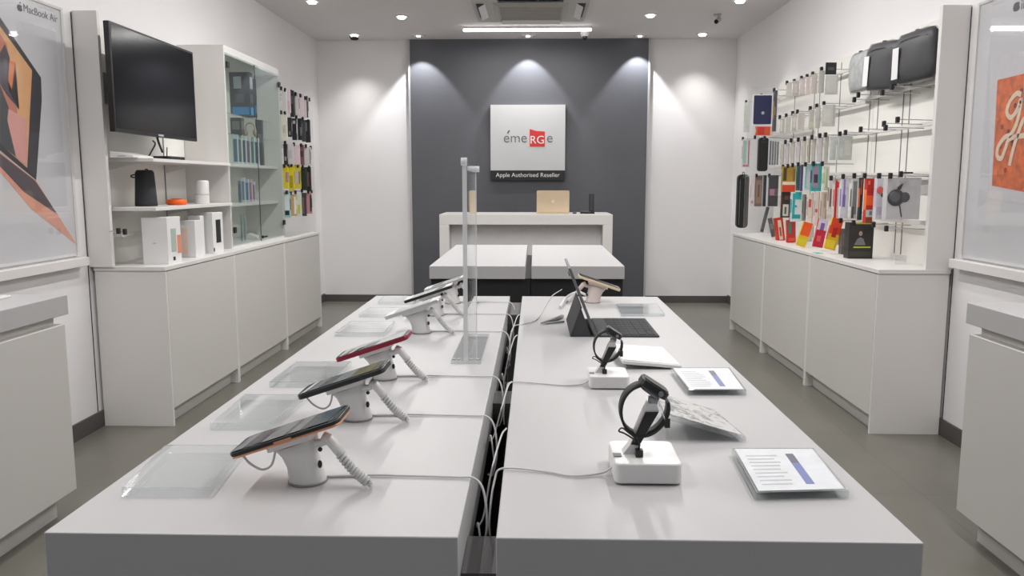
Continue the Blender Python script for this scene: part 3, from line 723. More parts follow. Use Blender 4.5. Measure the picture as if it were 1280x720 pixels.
# ------------------------------------------------------------------ posters
def pl(px, py, X): return at_x(px, py, X)
def poly_on_x(mb, pts, X, dx, m):
    P = [at_x(a, b, X) for a, b in pts]
    mb.prism(P, (dx, 0, 0), m)
XP = XL+.012
t = thing('wall_poster', 'large pale poster with a gold laptop picture on the left wall', 'poster', (XP, 3.2, .93))
MB().box((XL+.001, 2.2, .915), (XP, 3.905, 2.10)).build('board', mat('poster_pale', (.66, .655, .685), .25, var=.02), t, True)
im = MB(); e1 = .0006
Xp = XP+.0002
SK = col((222, 150, 120)); SND = col((206, 160, 110)); 
poly_on_x(im, [(-60,-60), (0,22), (51,97), (52,125), (45,225), (0,188), (-60,140)], Xp, .0010, col((28, 24, 28)))            # lid
poly_on_x(im, [(-60,-45), (0,33), (40,88), (34,210), (0,180), (-60,128)], Xp+.001, .0005, col((226, 172, 118)))       # wallpaper sand
poly_on_x(im, [(-50,-30), (0,42), (8,55), (22,120), (20,195), (0,180), (-50,140)], Xp+.0015, .0004, col((196, 120, 95)))
poly_on_x(im, [(0,66), (6,55), (12,72), (10,100), (24,137), (8,118), (0,105)], Xp+.0019, .0004, col((50, 34, 52)))
poly_on_x(im, [(9,75), (19,78), (20,92), (14,118), (24,137), (10,110)], Xp+.0019, .0004, col((222, 120, 40)))
poly_on_x(im, [(0,106), (11,135), (9,150), (20,196), (0,180)], Xp+.0023, .0004, col((52, 58, 62)))
poly_on_x(im, [(9,135), (34,150), (34,208), (20,196), (9,150)], Xp+.0023, .0004, col((222, 160, 150)))
poly_on_x(im, [(40,90), (50,102), (50,128), (43,220), (34,210)], Xp+.0015, .0004, col((40, 34, 48)))
poly_on_x(im, [(-60,142), (0,190), (45,226), (96,306), (40,262), (0,215), (-60,160)], Xp, .0010, col((226, 158, 134)))     # keyboard deck
poly_on_x(im, [(-40,160), (0,192), (44,226), (72,268), (30,240), (0,208)], Xp+.001, .0004, col((78, 64, 70)))
im.build('laptop_picture', None, t, True)
c = at_x(54, 12, Xp)
lt = MB()
WX = Matrix(((0,0,1,0),(1,0,0,0),(0,1,0,0),(0,0,0,1)))  # x-> +Y , y-> +Z, z-> +X
p0 = at_x(29, 12, Xp); 
text_bm('MacBook Air', .048, col((60, 60, 66)), Matrix.Translation((Xp, p0.y, at_x(29, 14, Xp).z)) @ WX, mb=lt, align='LEFT', ext=.0005)
lt.build('lettering', None, t, True); lt = MB()
apple(lt, col((60, 60, 66)), Matrix.Translation((Xp, at_x(24.5, 9, Xp).y, at_x(24.5, 9, Xp).z)) @ WX, .04)
lt.build('fruit_mark', None, t, True)
fr = MB()
fr.box((XP-.001, 3.885, .915), (XP+.006, 3.905, 2.10)); fr.box((XP-.001, 2.2, 2.085), (XP+.006, 3.8845, 2.10)); fr.build('frame', LAM, t, True)
MB().box((XP+.0061, 2.2, .93), (XP+.0081, 3.895, 2.095)).build('cover_sheet', clear('poster_cover', (.97,.97,.97), .02, rough=.03), t, True)
t2 = MB().box((XL+.001, 2.2, .862), (XL+.05, 3.93, .905)).bevel(.002, 1).build('poster_ledge', LAM)
tag(origin(t2, (XL+.04, 3.0, .862)), 'white ledge running under the laptop poster on left wall', 'ledge')

XQ = XR-.012
t = thing('wall_poster', 'large pale poster with orange hand-lettered art on the right wall', 'poster', (XQ, 3.2, .93))
MB().box((XR-.001, 2.2, .915), (XQ, 3.92, 2.10)).build('board', mat('poster_pale_b', (.66, .655, .685), .25, var=.02), t, True)
Xq = XQ-.0002; im = MB()
poly_on_x(im, [(1238,72), (1330,55), (1330,262), (1237,248)], Xq, -.0010, col((214, 212, 216)))
poly_on_x(im, [(1247,100), (1330,80), (1330,250), (1240,232)], Xq-.001, -.0005, mat('orange_print', (.70, .15, .03), .45, var=.35, scale=26))
im.build('tablet_picture', None, t, True)
st = MB(); W_ = col((238, 214, 190))
def stroke(pts, r):
    P = [at_x(a, b, Xq-.0016) for a, b in pts]; P = [p+Vector((-.0012,0,0)) for p in P]; C_ = cr(P, 6)
    rings = []
    for i, p in enumerate(C_):
        d_ = C_[min(i+1, len(C_)-1)]-C_[max(i-1, 0)]; d_.x = 0; d_.normalize(); nn = Vector((0, -d_.z, d_.y))*r
        o_ = Vector((-.0006, 0, 0)); rings.append([p+nn, p-nn, p-nn+o_, p+nn+o_])
    st.loft(rings, W_, smooth=False)
stroke([(1277,118), (1271,117), (1263,127), (1259,140), (1264,147), (1271,139), (1277,124), (1273,148), (1265,167), (1256,172), (1248,184), (1247,195), (1252,198), (1257,186), (1262,174), (1276,170), (1300,168)], .011)
stroke([(1262,207), (1266,190), (1272,170), (1281,148), (1284,170), (1286,205)], .011)
st.build('hand_lettering', None, t, True)
fl = MB()
for i in range(16):
    a_ = random.random()*30+1248; b_ = random.random()*110+105
    q = at_x(a_, b_, Xq-.0016); c_ = random.choice([(150,60,30),(226,168,60),(120,30,40),(180,150,40)])
    fl.lathe([(.012, -.0002), (.012, .0002)], q, col(c_), n=7, axis='x')
fl.build('printed_flowers', None, t, True)
lt = MB(); WXr = Matrix(((0,0,-1,0),(-1,0,0,0),(0,1,0,0),(0,0,0,1)))
apple(lt, col((60,60,66)), Matrix.Translation((Xq, at_x(1271,7,Xq).y, at_x(1271,7,Xq).z)) @ WXr, .055)
lt.build('fruit_mark', None, t, True); lt = MB()
text_bm('iPad', .06, col((60,60,66)), Matrix.Translation((Xq, at_x(1276,10,Xq).y, at_x(1276,12,Xq).z)) @ WXr, mb=lt, align='LEFT', ext=.0005)
lt.build('lettering', None, t, True)
fr = MB(); fr.box((XQ+.001, 3.90, .915), (XQ-.006, 3.92, 2.10)); fr.box((XQ+.001, 2.2, 2.085), (XQ-.006, 3.8995, 2.10)); fr.build('frame', LAM, t, True)
MB().box((XQ-.0061, 2.2, .93), (XQ-.0081, 3.905, 2.095)).build('cover_sheet', bpy.data.materials['poster_cover'], t, True)
t2 = MB().box((XR-.001, 2.2, .862), (XR-.05, 3.95, .905)).bevel(.002, 1).build('poster_ledge', LAM)
tag(origin(t2, (XR-.04, 3.0, .862)), 'white ledge running under the orange art poster on right wall', 'ledge')

# ------------------------------------------------------------------ left shelving unit with television
t = thing('wall_shelving_panel', 'white wall panel with slotted uprights behind the television', 'panel', (XL+.02, 4.6, ZB))
MB().box((XL+.002, 4.03, ZB), (XL+.022, 5.16, 2.10)).build('back_panel', BACKP, t, True)
MB().box((XL+.002, 4.005, ZB), (XL+.125, 4.0295, 2.11)).bevel(.001, 1).build('side_panel', LAM, t, True)
for Y in (4.16, 4.86):
    MB().box((XL+.022, Y, ZB+.03), (XL+.026, Y+.008, 2.06)).build('slotted_upright', GREYP, t, True)
XS = XL+.0265
def shelf(z, label, yn, ex=.0):
    o = thing('wall_shelf', label, 'shelf', (XS+.15, 4.6, z-.018))
    MB().prism([(XS, yn, z-.018), (-1.955, yn+.01, z-.018), (-1.955, 5.155, z-.018), (XS, 5.155, z-.018)], (0, 0, .018)).bevel(.0015, 1).build('board', LAM, o, True)
    for Y in (4.162, 4.862): MB().prism([(XS, Y, z-.019), (XS, Y, z-.07), (XS+.03, Y, z-.06), (XS+.22, Y, z-.019)], (0, .004, 0)).build('bracket', LAM, o, True)
shelf(1.398, 'upper white shelf under the television', 4.09)
shelf(1.145, 'lower white shelf carrying the black speaker', 4.09)

# television on its arm
XT = -2.03
a = at_x(136, 27, XT); b = at_x(136, 165, XT); c = at_x(241, 64, XT); d = at_x(241, 175, XT)
y0, y1 = a.y, c.y; z0, z1 = (b.z+d.z)/2, (a.z+c.z)/2
t = thing('television', 'large black wall-mounted television above the left shelves', 'television', (XT-.03, (y0+y1)/2, z0))
MB().box((XT-.03, y0, z0), (XT, y1, z1)).bevel(.003).build('casing', BLKP, t, True)
MB().box((XT, y0+.012, z0+.018), (XT+.001, y1-.012, z1-.012)).build('screen', mat('television_screen', (.006,.006,.008), .14, spec=.25), t, True)
MB().box((XT+.001, (y0+y1)/2-.03, z0+.004), (XT+.002, (y0+y1)/2+.03, z0+.014)).build('maker_badge', LGREY, t, True)
MB().box((XT-.06, y0+.2, z0+.12), (XT-.0301, y1-.2, z1-.12)).bevel(.01).build('rear_housing', BLKP, t, True)
b_ = thing('television_bracket', 'grey bracket joining the television to the wall panel', 'bracket', (XS, (y0+y1)/2, 1.75))
MB().box((XS, (y0+y1)/2-.2, 1.68), (XS+.015, (y0+y1)/2+.2, 1.84)).build('wall_plate', GREYP, b_, True)
MB().box((XS+.0151, (y0+y1)/2-.03, 1.72), (XT-.0605, (y0+y1)/2+.03, 1.80)).build('arm', BLKP, b_, True)
o = MB().box((XS, 4.04, 1.78), (XS+.05, 4.10, 1.88)).bevel(.003).build('junction_box', LGREY)
tag(origin(o, (XS, 4.07, 1.78)), 'grey junction box on the wall panel left of the television', 'box')

o = MB().tube(cr([at_x(198, 176, -2.02)+Vector((-.03,0,0)), at_x(194, 180, -2.02), at_x(189, 190, -2.05), (-2.07, at_x(189,190,-2.05).y, 1.404)]), .004).build('cable', BLKP)
tag(origin(o, (-2.05, 4.35, 1.404)), 'black cable bent from the television down to the upper shelf', 'cable')
o = MB().tube(cr([at_x(196, 170, -2.06), at_x(199, 180, -2.03), at_x(203, 190, -2.06)]), .006).build('cable', BLKP)
tag(origin(o, at_x(203, 190, -2.06)), 'thicker black plug lead hanging just behind the television cable', 'cable')
ym = at_x(206, 190, -2.05).y
t = thing('media_box', 'small black media box with an aerial on the upper shelf', 'media box', (-2.06, ym+.05, 1.398))
MB().rbox((-.06, -.1, 0), (.06, .1, .02), .015).bevel(.003).build('body', BLKP, t)
MB().cyl((-.04, .08, .018), (-.04, .09, .075), .003, n=8).build('aerial', BLKP, t)
q = at_x(160, 190, -2.08)
t = thing('shelf_device', 'low white device with a sloped top at near end of the upper shelf', 'device', (-2.09, q.y+.02, 1.398))
MB().prism([(-.06,-.07,0), (.06,-.07,0), (.06,-.07,.012), (-.06,-.07,.035)], (0, .22, 0)).bevel(.003).build('body', WPL, t)
MB().box((-.02, -.072, .006), (.02, -.07, .012)).build('port', LGREY, t)

# things on the lower shelf
Y1 = 4.35; q = at_y(183, 256, Y1); zs = 1.145
t = thing('portable_speaker', 'black tapered portable speaker with a carry strap on the lower shelf', 'speaker', (q.x, Y1, zs))
MB().lathe([(.001, 0), (.055, 0), (.058, .006), (.057, .02), (.048, .182), (.044, .19), (.001, .192)], n=28).build('body', mat('speaker_mesh', (.018,.02,.024), .7, bump=.6, bscale=500), t)
MB().lathe([(.036, .188), (.043, .19), (.040, .196), (.03, .194)][::1], n=28).build('top_rim', BLKP, t)
MB().tube(cr([(-.046, -.01, .172), (-.060, -.02, .168), (-.066, -.02, .163), (-.060, -.018, .157), (-.048, -.012, .156)]), .004).build('strap', BLKP, t)
MB().tube(cr([(.0, .0, .193), (.012, 0, .201), (.024, 0, .193)]), .003).build('handle', BLKP, t)
Y1 = 4.62; q = at_y(221, 254, Y1)
t = thing('small_speaker', 'flat round orange speaker on the lower shelf', 'speaker', (q.x, Y1, zs))
MB().lathe([(.001, 0), (.048, 0), (.056, .008), (.056, .026), (.05, .032), (.001, .034)], n=28).build('body', col((240, 100, 25)), t)
MB().lathe([(.001, .034), (.03, .034), (.032, .036), (.001, .037)], n=20).build('button_disc', col((200, 90, 30)), t)
Y1 = 4.9; q = at_y(253, 252, Y1)
t = thing('round_speaker', 'white cylindrical speaker at the far end of the lower shelf', 'speaker', (q.x, Y1, zs))
MB().lathe([(.001, 0), (.04, 0), (.042, .004), (.042, .135), (.038, .142), (.001, .143)], n=28).build('body', WPL, t)
MB().lathe([(.0425, .055), (.0425, .06)], n=28).build('seam', LGREY, t)
# things on the worktop below
def carton(Y, pxa, pxb, ytop, ybot, dep, name, label, front, side=None, z0=ZB, rz=0, extras=()):
    a = at_y(pxa, ybot, Y); b = at_y(pxb, ytop, Y); w = b.x-a.x; h = b.z-z0
    t = thing(name, label, 'box', ((a.x+b.x)/2, Y+dep/2, z0), rz=rz)
    MB().box((-w/2, -dep/2, 0), (w/2, dep/2, h)).bevel(.0015, 1).build('carton', front, t)
    for (u0, v0, u1, v1, m, nm) in extras:
        if nm.startswith('side'): MB().box((w/2, -dep/2+dep*u0, h*v0), (w/2+.0012, -dep/2+dep*u1, h*v1)).build(nm, m, t)
        else: MB().box((-w/2+w*u0, -dep/2-.0012, h*v0), (-w/2+w*u1, -dep/2, h*v1)).build(nm, m, t)
    return t
carton(4.16, 179, 208, 272, 322, .16, 'product_box', 'large white product box at the near end of left worktop', CARD, extras=[(.42,.44,.55,.46,LGREY,'print_line'),(.25,.25,.62,.75,col((170,185,175)),'side_print'),(.35,.06,.5,.14,BLKP,'side_mark'),(.7,.2,.98,.6,col((225,140,110)),'side_stripe')])
carton(4.55, 226, 243, 276, 313, .10, 'product_box', 'slim white box with a pinkish print behind the large white box', CARD, extras=[(.1,.1,.5,.8,col((235,205,190)),'print_panel')])
carton(4.69, 237, 250, 270, 310, .05, 'product_box', 'white box with small black print in the middle of left worktop', CARD, extras=[(.3,.4,.6,.75,LGREY,'print_panel')])
carton(4.80, 251, 265, 266, 310, .16, 'product_box', 'tall white box picturing a black slim speaker on left worktop', CARD, extras=[(.3,.25,.75,.82,BLKP,'side_picture'),(.0,.05,.1,.14,BLKP,'side_mark')])
# rails and hooks of the left unit
def rail(X, ya, yb_, z, label, wall, m=LAM, r=.008):
    o = thing('display_rail', label, 'rail', (X, (ya+yb_)/2, z))
    s_ = 1 if wall > X else -1
    MB().box((X-.006, ya, z-.011), (X+.006, yb_, z+.011)).bevel(.002, 1).build('bar', m, o, True)
    for y in (ya+.04, yb_-.04): MB().box((X+s_*.006, y-.006, z-.008), (wall, y+.006, z+.008)).build('bracket', m, o, True)
    return o
rail(-2.14, 4.10, 5.12, .982+.02, 'white hook rail above worktop behind the white boxes', XS-.0005)
ORD = ['first','second','third','fourth','fifth','sixth','seventh','eighth','ninth','tenth','eleventh','twelfth','thirteenth','fourteenth','fifteenth','sixteenth']
def hook(tip, length, dirx, label, group, dbl=False):
    """prong from the rail toward the aisle with a black price clip on its tip. dirx: direction to the wall"""
    t = thing('display_hook', label, 'hook', (tip.x, tip.y, tip.z), group)
    MB().tube([(0, 0, 0), (dirx*length, 0, -.006)], .0025, n=6).build('prong', STEEL, t)
    MB().box((-dirx*.004, -.010, -.018), (dirx*.012, .010, .012)).bevel(.002, 1).build('price_clip', BLKP, t)
for i, (px, py) in enumerate(((149, 288), (157, 289), (234, 281), (241, 278), (247, 277), (251, 279))):
    p = at_x(px, py, -2.08)
    hook(p, .05, -1, 'black-tipped hook on the rail behind the white boxes, %s from the left' % ORD[i], 'hooks above the left worktop')

# ------------------------------------------------------------------ glass cabinet
gy0, gy1, gx = 5.165, 6.27, -1.972; gz = 2.14; xb = XL+.002
t = thing('glass_cabinet', 'tall white cabinet with two glass doors on the left worktop', 'cabinet', ((gx+xb)/2, (gy0+gy1)/2, ZB))
MB().box((xb, gy0, ZB), (gx, gy0+.02, gz)).bevel(.001, 1).build('side_panel', LAM, t, True)
MB().box((xb, gy1-.02, ZB), (gx, gy1, gz)).bevel(.001, 1).build('side_panel', LAM, t, True)
MB().box((xb, gy0+.0205, ZB), (xb+.012, gy1-.0205, gz)).build('back_panel', BACKP, t, True)
MB().box((xb+.0125, gy0+.0205, gz-.055), (gx, gy1-.0205, gz)).build('top_panel', LAM, t, True)
MB().box((xb+.0125, gy0+.0205, ZB), (gx, gy1-.0205, ZB+.02)).build('bottom_panel', LAM, t, True)
ZS = (1.135, 1.40)
for z in ZS: MB().box((xb+.0125, gy0+.0205, z-.02), (gx-.03, gy1-.0205, z)).build('shelf', LAM, t, True)
gm = (gy0+gy1)/2
MB().box((gx+.0012, gm-.0018, ZB+.013), (gx+.0058, gm+.0018, gz-.046)).build('door_gasket', BLKP, t, True)
for i, (p0_, p1_) in enumerate(((gy0+.004, gm-.002), (gm+.002, gy1-.004))):
    dr = MB().box((gx+.001, p0_, ZB+.012), (gx+.006, p1_, gz-.045)).build('door', GLASS, t, True)
    yy = p0_+.02 if i == 0 else p1_-.035
    for z in (gz-.12, ZB+.12):
        h = MB().box((gx+.006, yy-.01, z-.02), (gx+.016, yy+.03, z+.02)).bevel(.002, 1).build('hinge', BLKP, dr); h.data.transform(Matrix.Translation(-t.location))
    h = MB().box((gx+.0, (gm-.03 if i == 0 else gm+.012), ZB+.03), (gx+.014, (gm-.012 if i == 0 else gm+.03), ZB+.05)).build('lock', BLKP if i else CHROME, dr); h.data.transform(Matrix.Translation(-t.location))
o = MB().tube([(gx+.02, gm+.03, ZB+.04), (gx+.03, gm+.06, ZB+.042)], .006).build('key_bunch', BLKP)
origin(o, (gx+.02, gm+.03, ZB+.03)); tag(o, 'small black key in the glass cabinet lock', 'key')

def prod(px0, px1, y0, y1, Yp, name, label, base, patches=(), th=.03, group=None, tilt=0, cat='packaged accessory', rest=None, round_=0, yaw=0):
    """hanging or standing package; facing the shop entrance. patches: (u0,v0,u1,v1,rgb) on the face, v from the bottom"""
    a = at_y(px0, y1, Yp); b = at_y(px1, y0, Yp)
    w = b.x-a.x; h = b.z-a.z; zb = a.z
    if rest is not None: zb = rest
    mb = MB(); bm_ = base if not isinstance(base, tuple) else col(base)
    if round_: mb.rbox((-w/2, 0, 0), (w/2, th, h), min(round_, w*.45, h*.45), bm_, axis='y')
    else: mb.box((-w/2, 0, 0), (w/2, th, h), bm_)
    e_ = 0
    for (u0, v0, u1, v1, c_) in patches:
        e_ += .0004; m_ = c_ if not isinstance(c_, tuple) else col(c_)
        mb.box((-w/2+u0*w, -.0008-e_, v0*h), (-w/2+u1*w, -.0001, v1*h), m_)
        # wrap a matching panel on the aisle-side face
    sgn = -1 if a.x > 0 else 1
    if patches:
        mb.box((sgn*w/2, .002, h*.3), (sgn*(w/2+.0008), th-.002, h*.75), (patches[-1][4] if not isinstance(patches[-1][4], tuple) else col(patches[-1][4])))
    o = mb.build(name, None); o.location = ((a.x+b.x)/2, Yp, zb); o.rotation_euler = (0, math.radians(tilt), math.radians(yaw))
    return tag(o, label, cat, group)
# contents of the glass cabinet
def inside(pxc, X): return at_x(pxc, 230, X).y
def cab_box(Y, px0, px1, ytop, z0, name, label, base, patches=(), th=.04, group=None, rest=None):
    Y = 2062/(668-(px0+px1)/2)-.01
    a = at_y(px0, 200, Y); b = at_y(px1, ytop, Y); w = b.x-a.x; h = b.z-z0
    mb = MB(); mb.box((-w/2, 0, 0), (w/2, th, h), col(base))
    for i, (u0, v0, u1, v1, c_) in enumerate(patches): mb.box((-w/2+u0*w, -.001-.0004*i, v0*h), (-w/2+u1*w, -.0001, v1*h), col(c_)); mb.box((w/2, th*.1, v0*h), (w/2+.001, th*.9, v1*h), col(c_))
    o = mb.bevel(.001, 1).build(name, None); o.location = ((a.x+b.x)/2, Y, z0); return tag(o, label, 'box', group)
GSH = clear('glass_shelf', (.95, .98, .965), .04)
for z in (1.60, 1.735): MB().box((xb+.0125, gy0+.0205, z-.006), (gx-.06, gy1-.0205, z)).build('glass_shelf', GSH, t, True)
cab_box(5.30, 291, 311, 90, 1.735, 'boxed_case', 'black boxed case with white print, topmost in the glass cabinet', (30, 33, 40), [(.2,.62,.6,.9,(150,155,165)), (.3,.3,.7,.5,(70,75,85)), (.1,.02,.95,.2,(40,140,200))], .07)
cab_box(5.46, 302, 317, 98, 1.735, 'boxed_case', 'dark slim boxed case behind the topmost black one', (48, 52, 60), [(.2,.1,.8,.3,(90,150,190))], .05)
cab_box(5.30, 290, 301, 147, 1.60, 'boxed_case', 'squat dark boxed case on the glass shelf below the topmost one', (52, 54, 58), [(.15,.3,.85,.8,(110,112,112))], .06)
q = at_y(313, 162, 5.80)
hp = thing('headphones', 'beige over-ear headphones on the glass cabinet shelf', 'headphones', (q.x, 5.80, 1.60))
hb = MB(); hb.tube([(.036*math.cos(a), 0, .055+.045*math.sin(a)) for a in [PI*(-.12)+PI*1.24*k/20 for k in range(21)]], .006, n=8); hb.build('headband', col((190, 165, 140)), hp)
for s_ in (-1, 1):
    MB().sphere((s_*.034, 0, .03), .028, sc=(.5, .9, 1)).build('ear_cup', col((160, 140, 120)), hp)
GCB = [((200,215,225),(90,110,130)), ((225,228,228),(110,125,120)), ((215,225,230),(70,95,120)), ((225,220,225),(130,110,130)), ((205,225,222),(90,130,130)), ((228,228,228),(100,105,125)), ((220,225,225),(150,150,160))]
for i, (c1, c2) in enumerate(GCB):
    cab_box(5.22+i*.075, 291+i*5.2, 297+i*5.2, 168+i*.9, 1.40, 'phone_case_box', 'pale phone-case box in the upper shelf row, %s from the left' % ORD[i], c1, [(.2,.08,.85,.85,c2)], .012, 'phone-case boxes in the glass cabinet')
cab_box(5.75, 321, 327, 150, 1.40, 'boxed_case', 'tall grey narrow box at the right of the case row', (70,74,78), [(.1,.5,.9,.7,(120,122,125))], .03)
for i, (c1, c2, p0_, p1_, yt) in enumerate((((120,140,160),(80,100,120),296,300,226), ((220,222,225),(120,150,175),300,305,222), ((200,215,230),(90,130,170),305,310,224), ((230,205,215),(190,130,150),310,314,224), ((225,222,228),(150,130,160),314,318,227))):
    cab_box(5.22+i*.08, p0_, p1_+.5, yt, 1.135, 'phone_case_box', 'coloured phone-case box on the middle shelf, %s from the left' % ORD[i], c1, [(.2,.1,.85,.85,c2)], .012, 'phone-case boxes in the glass cabinet')
for i, (c2, p0_) in enumerate((((70,105,120), 297), ((100,135,150), 301))):
    cab_box(5.22+i*.08, p0_, p0_+4.5, 268, ZB+.02, 'phone_case_box', 'teal phone-case box on the cabinet bottom, %s' % ('left one' if i == 0 else 'right one'), (150,175,180), [(.2,.1,.85,.85,c2)], .012, 'phone-case boxes in the glass cabinet')
q = at_y(311, 296, 5.75)
o = MB().prism([(-.04,0,0),(.06,0,0),(.06,0,.02),(.0,0,.045),(-.04,0,.03)], (0,.07,0)).bevel(.004).build('white_dock', WPL); o.location = (q.x, 5.75, ZB+.0205)
tag(o, 'small white dock at the bottom of the glass cabinet', 'dock')

# ------------------------------------------------------------------ left accessory rack
LY0, LY1 = 6.29, 6.98
t = thing('phone_case_rack', 'white slotted panel for phone accessories right of the glass cabinet', 'panel', (XL+.01, (LY0+LY1)/2, ZB))
MB().box((XL+.002, LY0, ZB), (XL+.02, LY1, 2.11)).build('back_panel', BACKP, t, True)
MB().box((XL+.0205, LY1+.0, ZB+.0), (-1.915, LY1+.008, 2.02)).bevel(.001, 1).build('clear_end_panel', ACRE, t, True)
MB().box((XL+.0205, LY0+.05, ZB+.05), (XL+.024, LY0+.056, 2.05)).build('slotted_upright', GREYP, t, True)
WXr_ = XL+.0205
def lrow(items, clips, yclip, rowname, drop):
    """items: (px0, px1, ytop, ybot, rgb, patches, name)"""
    zz = []
    for i, px in enumerate(clips):
        X = -2.0; Y = 1000*2.0/(668-px)*1.0
        Y = 6.42+(px-350)*.0125
        p = at_y(px, yclip[i], Y)
        hook(p, abs(p.x-WXr_)-.03, -1, 'black-tipped hook in the %s of the left rack, %s from the glass cabinet' % (rowname, ORD[i]), 'hooks on the left accessory rack')
    for i, it in enumerate(items):
        Y = 6.42+((it[0]+it[1])/2-350)*.0125+.012
        prod(it[0], it[1], it[2], it[3], Y, it[6], it[7] if len(it) > 7 else '%s in the %s of the left rack' % (it[6].replace('_', ' '), rowname), it[4], it[5], .02, 'accessories hanging on the left rack')
BK = (40, 40, 44); WH = (205, 200, 202); PK = (214, 196, 200)
lrow([(353.5,357.5,112,142,WH,[], 'cable_box', 'white cable box, first item of the left rack top row'), (358,362,112,141,PK,[(.1,.1,.9,.5,(200,180,186))], 'cable_box', 'pale pink cable box, second item of the left rack top row'),
      (363,366.5,113,146,BK,[(.2,.5,.8,.8,(90,90,96))], 'cable_box', 'black narrow box, third item of the left rack top row'), (367.5,373,116,144,WH,[(.1,.0,.3,1,(90,88,92))], 'cable_box', 'white box with dark edge, fourth item of the left rack top row'),
      (374,379,118,146,PK,[], 'cable_box', 'pinkish box, fifth item of the left rack top row'), (380,384.5,120,147,WH,[(.7,0,1,1,(70,68,72))], 'cable_box', 'white box with a black edge, last item of the left rack top row')],
     (352, 357, 364, 370, 376, 382, 387), (110, 112, 114, 117, 119, 122, 124), 'top row', 0)
lrow([(352.5,358,143,176,(215,214,200),[(.2,.3,.8,.6,(190,190,180))], 'cable_box', 'cream box, first item of the left rack second row'), (360,364,147,171,BK,[(.3,.1,.7,.3,(130,130,132))], 'watch_band', 'short black watch band in the left rack second row'),
      (365.5,370,148,175,BK,[(.2,.75,.8,.9,(170,170,172))], 'watch_band', 'black watch band with light tag in the left rack second row'), (372.5,376.5,148,175,BK,[(.6,.2,1,.6,(110,110,112))], 'watch_band', 'black watch band right of the tagged one, second row'),
      (377.5,381,150,177,(70,70,74),[], 'watch_band', 'dark grey watch band in the left rack second row'), (382,387,150,178,BK,[(.1,.5,.4,.9,(120,120,124))], 'watch_band', 'black watch band, last in the left rack second row')],
     (352, 357, 371, 379, 386), (140, 141, 146, 148, 151), 'second row', 0)
lrow([(355,358.5,180,206,BK,[(.2,.2,.8,.4,(140,140,140))], 'watch_band', 'black band, first item of the left rack third row'), (359,366,180,205,WH,[(.2,.3,.8,.7,(188,186,190))], 'cable_box', 'white box beside the first band in the third row'),
      (367,374,182,206,PK,[], 'cable_box', 'pinkish box in the middle of the left rack third row'), (375,379,181,206,(120,82,88),[(.1,.4,.9,.7,(70,50,60))], 'phone_case', 'dark rose phone case in the left rack third row'), (380,388,184,207,WH,[(.8,.1,1,.9,(150,148,150))], 'cable_box', 'white box, last item of the left rack third row')],
     (357, 368, 377, 383, 389), (178, 180, 181, 182, 184), 'third row', 0)
YL = (214, 196, 40)
lrow([(354.5,359.5,208,236,YL,[(.5,.3,.95,.75,(165,130,150))], 'phone_case', 'yellow packaged case with a mauve picture, first of the fourth row'), (361,367,207,238,YL,[(.2,.1,.8,.6,(160,150,50))], 'phone_case', 'plain yellow packaged case in the left rack fourth row'),
      (368.5,375,205,236,(205,190,70),[(.1,.2,.7,.7,(190,180,185)),(.7,.2,.95,.7,(140,120,60))], 'phone_case', 'yellow packaged case with a grey picture in the left rack fourth row'), (377,382.5,209,238,(28,42,34),[], 'phone_case', 'dark green packaged case in the left rack fourth row'), (383.5,388,209,239,(40,36,38),[(.1,.2,.6,.8,(110,80,86))], 'phone_case', 'black packaged case, last of the left rack fourth row')],
     (356, 361, 365, 373, 379, 387), (207, 207, 206, 207, 208, 209), 'fourth row', 0)
lrow([(355.5,362,241,272,(150,195,195),[(.12,.3,.88,.94,(212,222,222)),(.15,.1,.85,.28,(40,50,55))], 'phone_case', 'pale teal boxed case, first of the left rack bottom row'), (364,370,243,270,(196,160,120),[(.6,.1,.95,.9,(226,222,214))], 'phone_case', 'tan boxed case in the left rack bottom row'),
      (371.5,376,242,270,(200,215,205),[(.2,.1,.8,.5,(190,200,90))], 'phone_case', 'pale green boxed case in the left rack bottom row'), (377.5,382,241,270,(62,58,62),[(.1,.1,.6,.8,(120,90,95))], 'phone_case', 'dark boxed case in the left rack bottom row'), (383,389,241,267,(190,140,142),[(.7,.1,1,.9,(50,46,50))], 'phone_case', 'pink boxed case, last of the left rack bottom row')],
     (359, 364, 370, 378, 386, 390), (240, 241, 240, 238, 239, 239), 'bottom row', 0)
for z, nm in ((2.06, 'topmost'), (1.86, 'second'), (1.62, 'third'), (1.41, 'fourth'), (1.19, 'lowest')):
    rail(XL+.05, LY0+.03, LY1-.02, z, '%s white rail of the left accessory rack' % nm, WXr_)
o = MB().box((-2.2, 6.3, ZB+.0005), (-1.95, 6.95, ZB+.006)).build('clear_tray', ACR); tag(origin(o, (-2.07, 6.6, ZB)), 'clear tray on the worktop under the left accessory rack', 'tray')

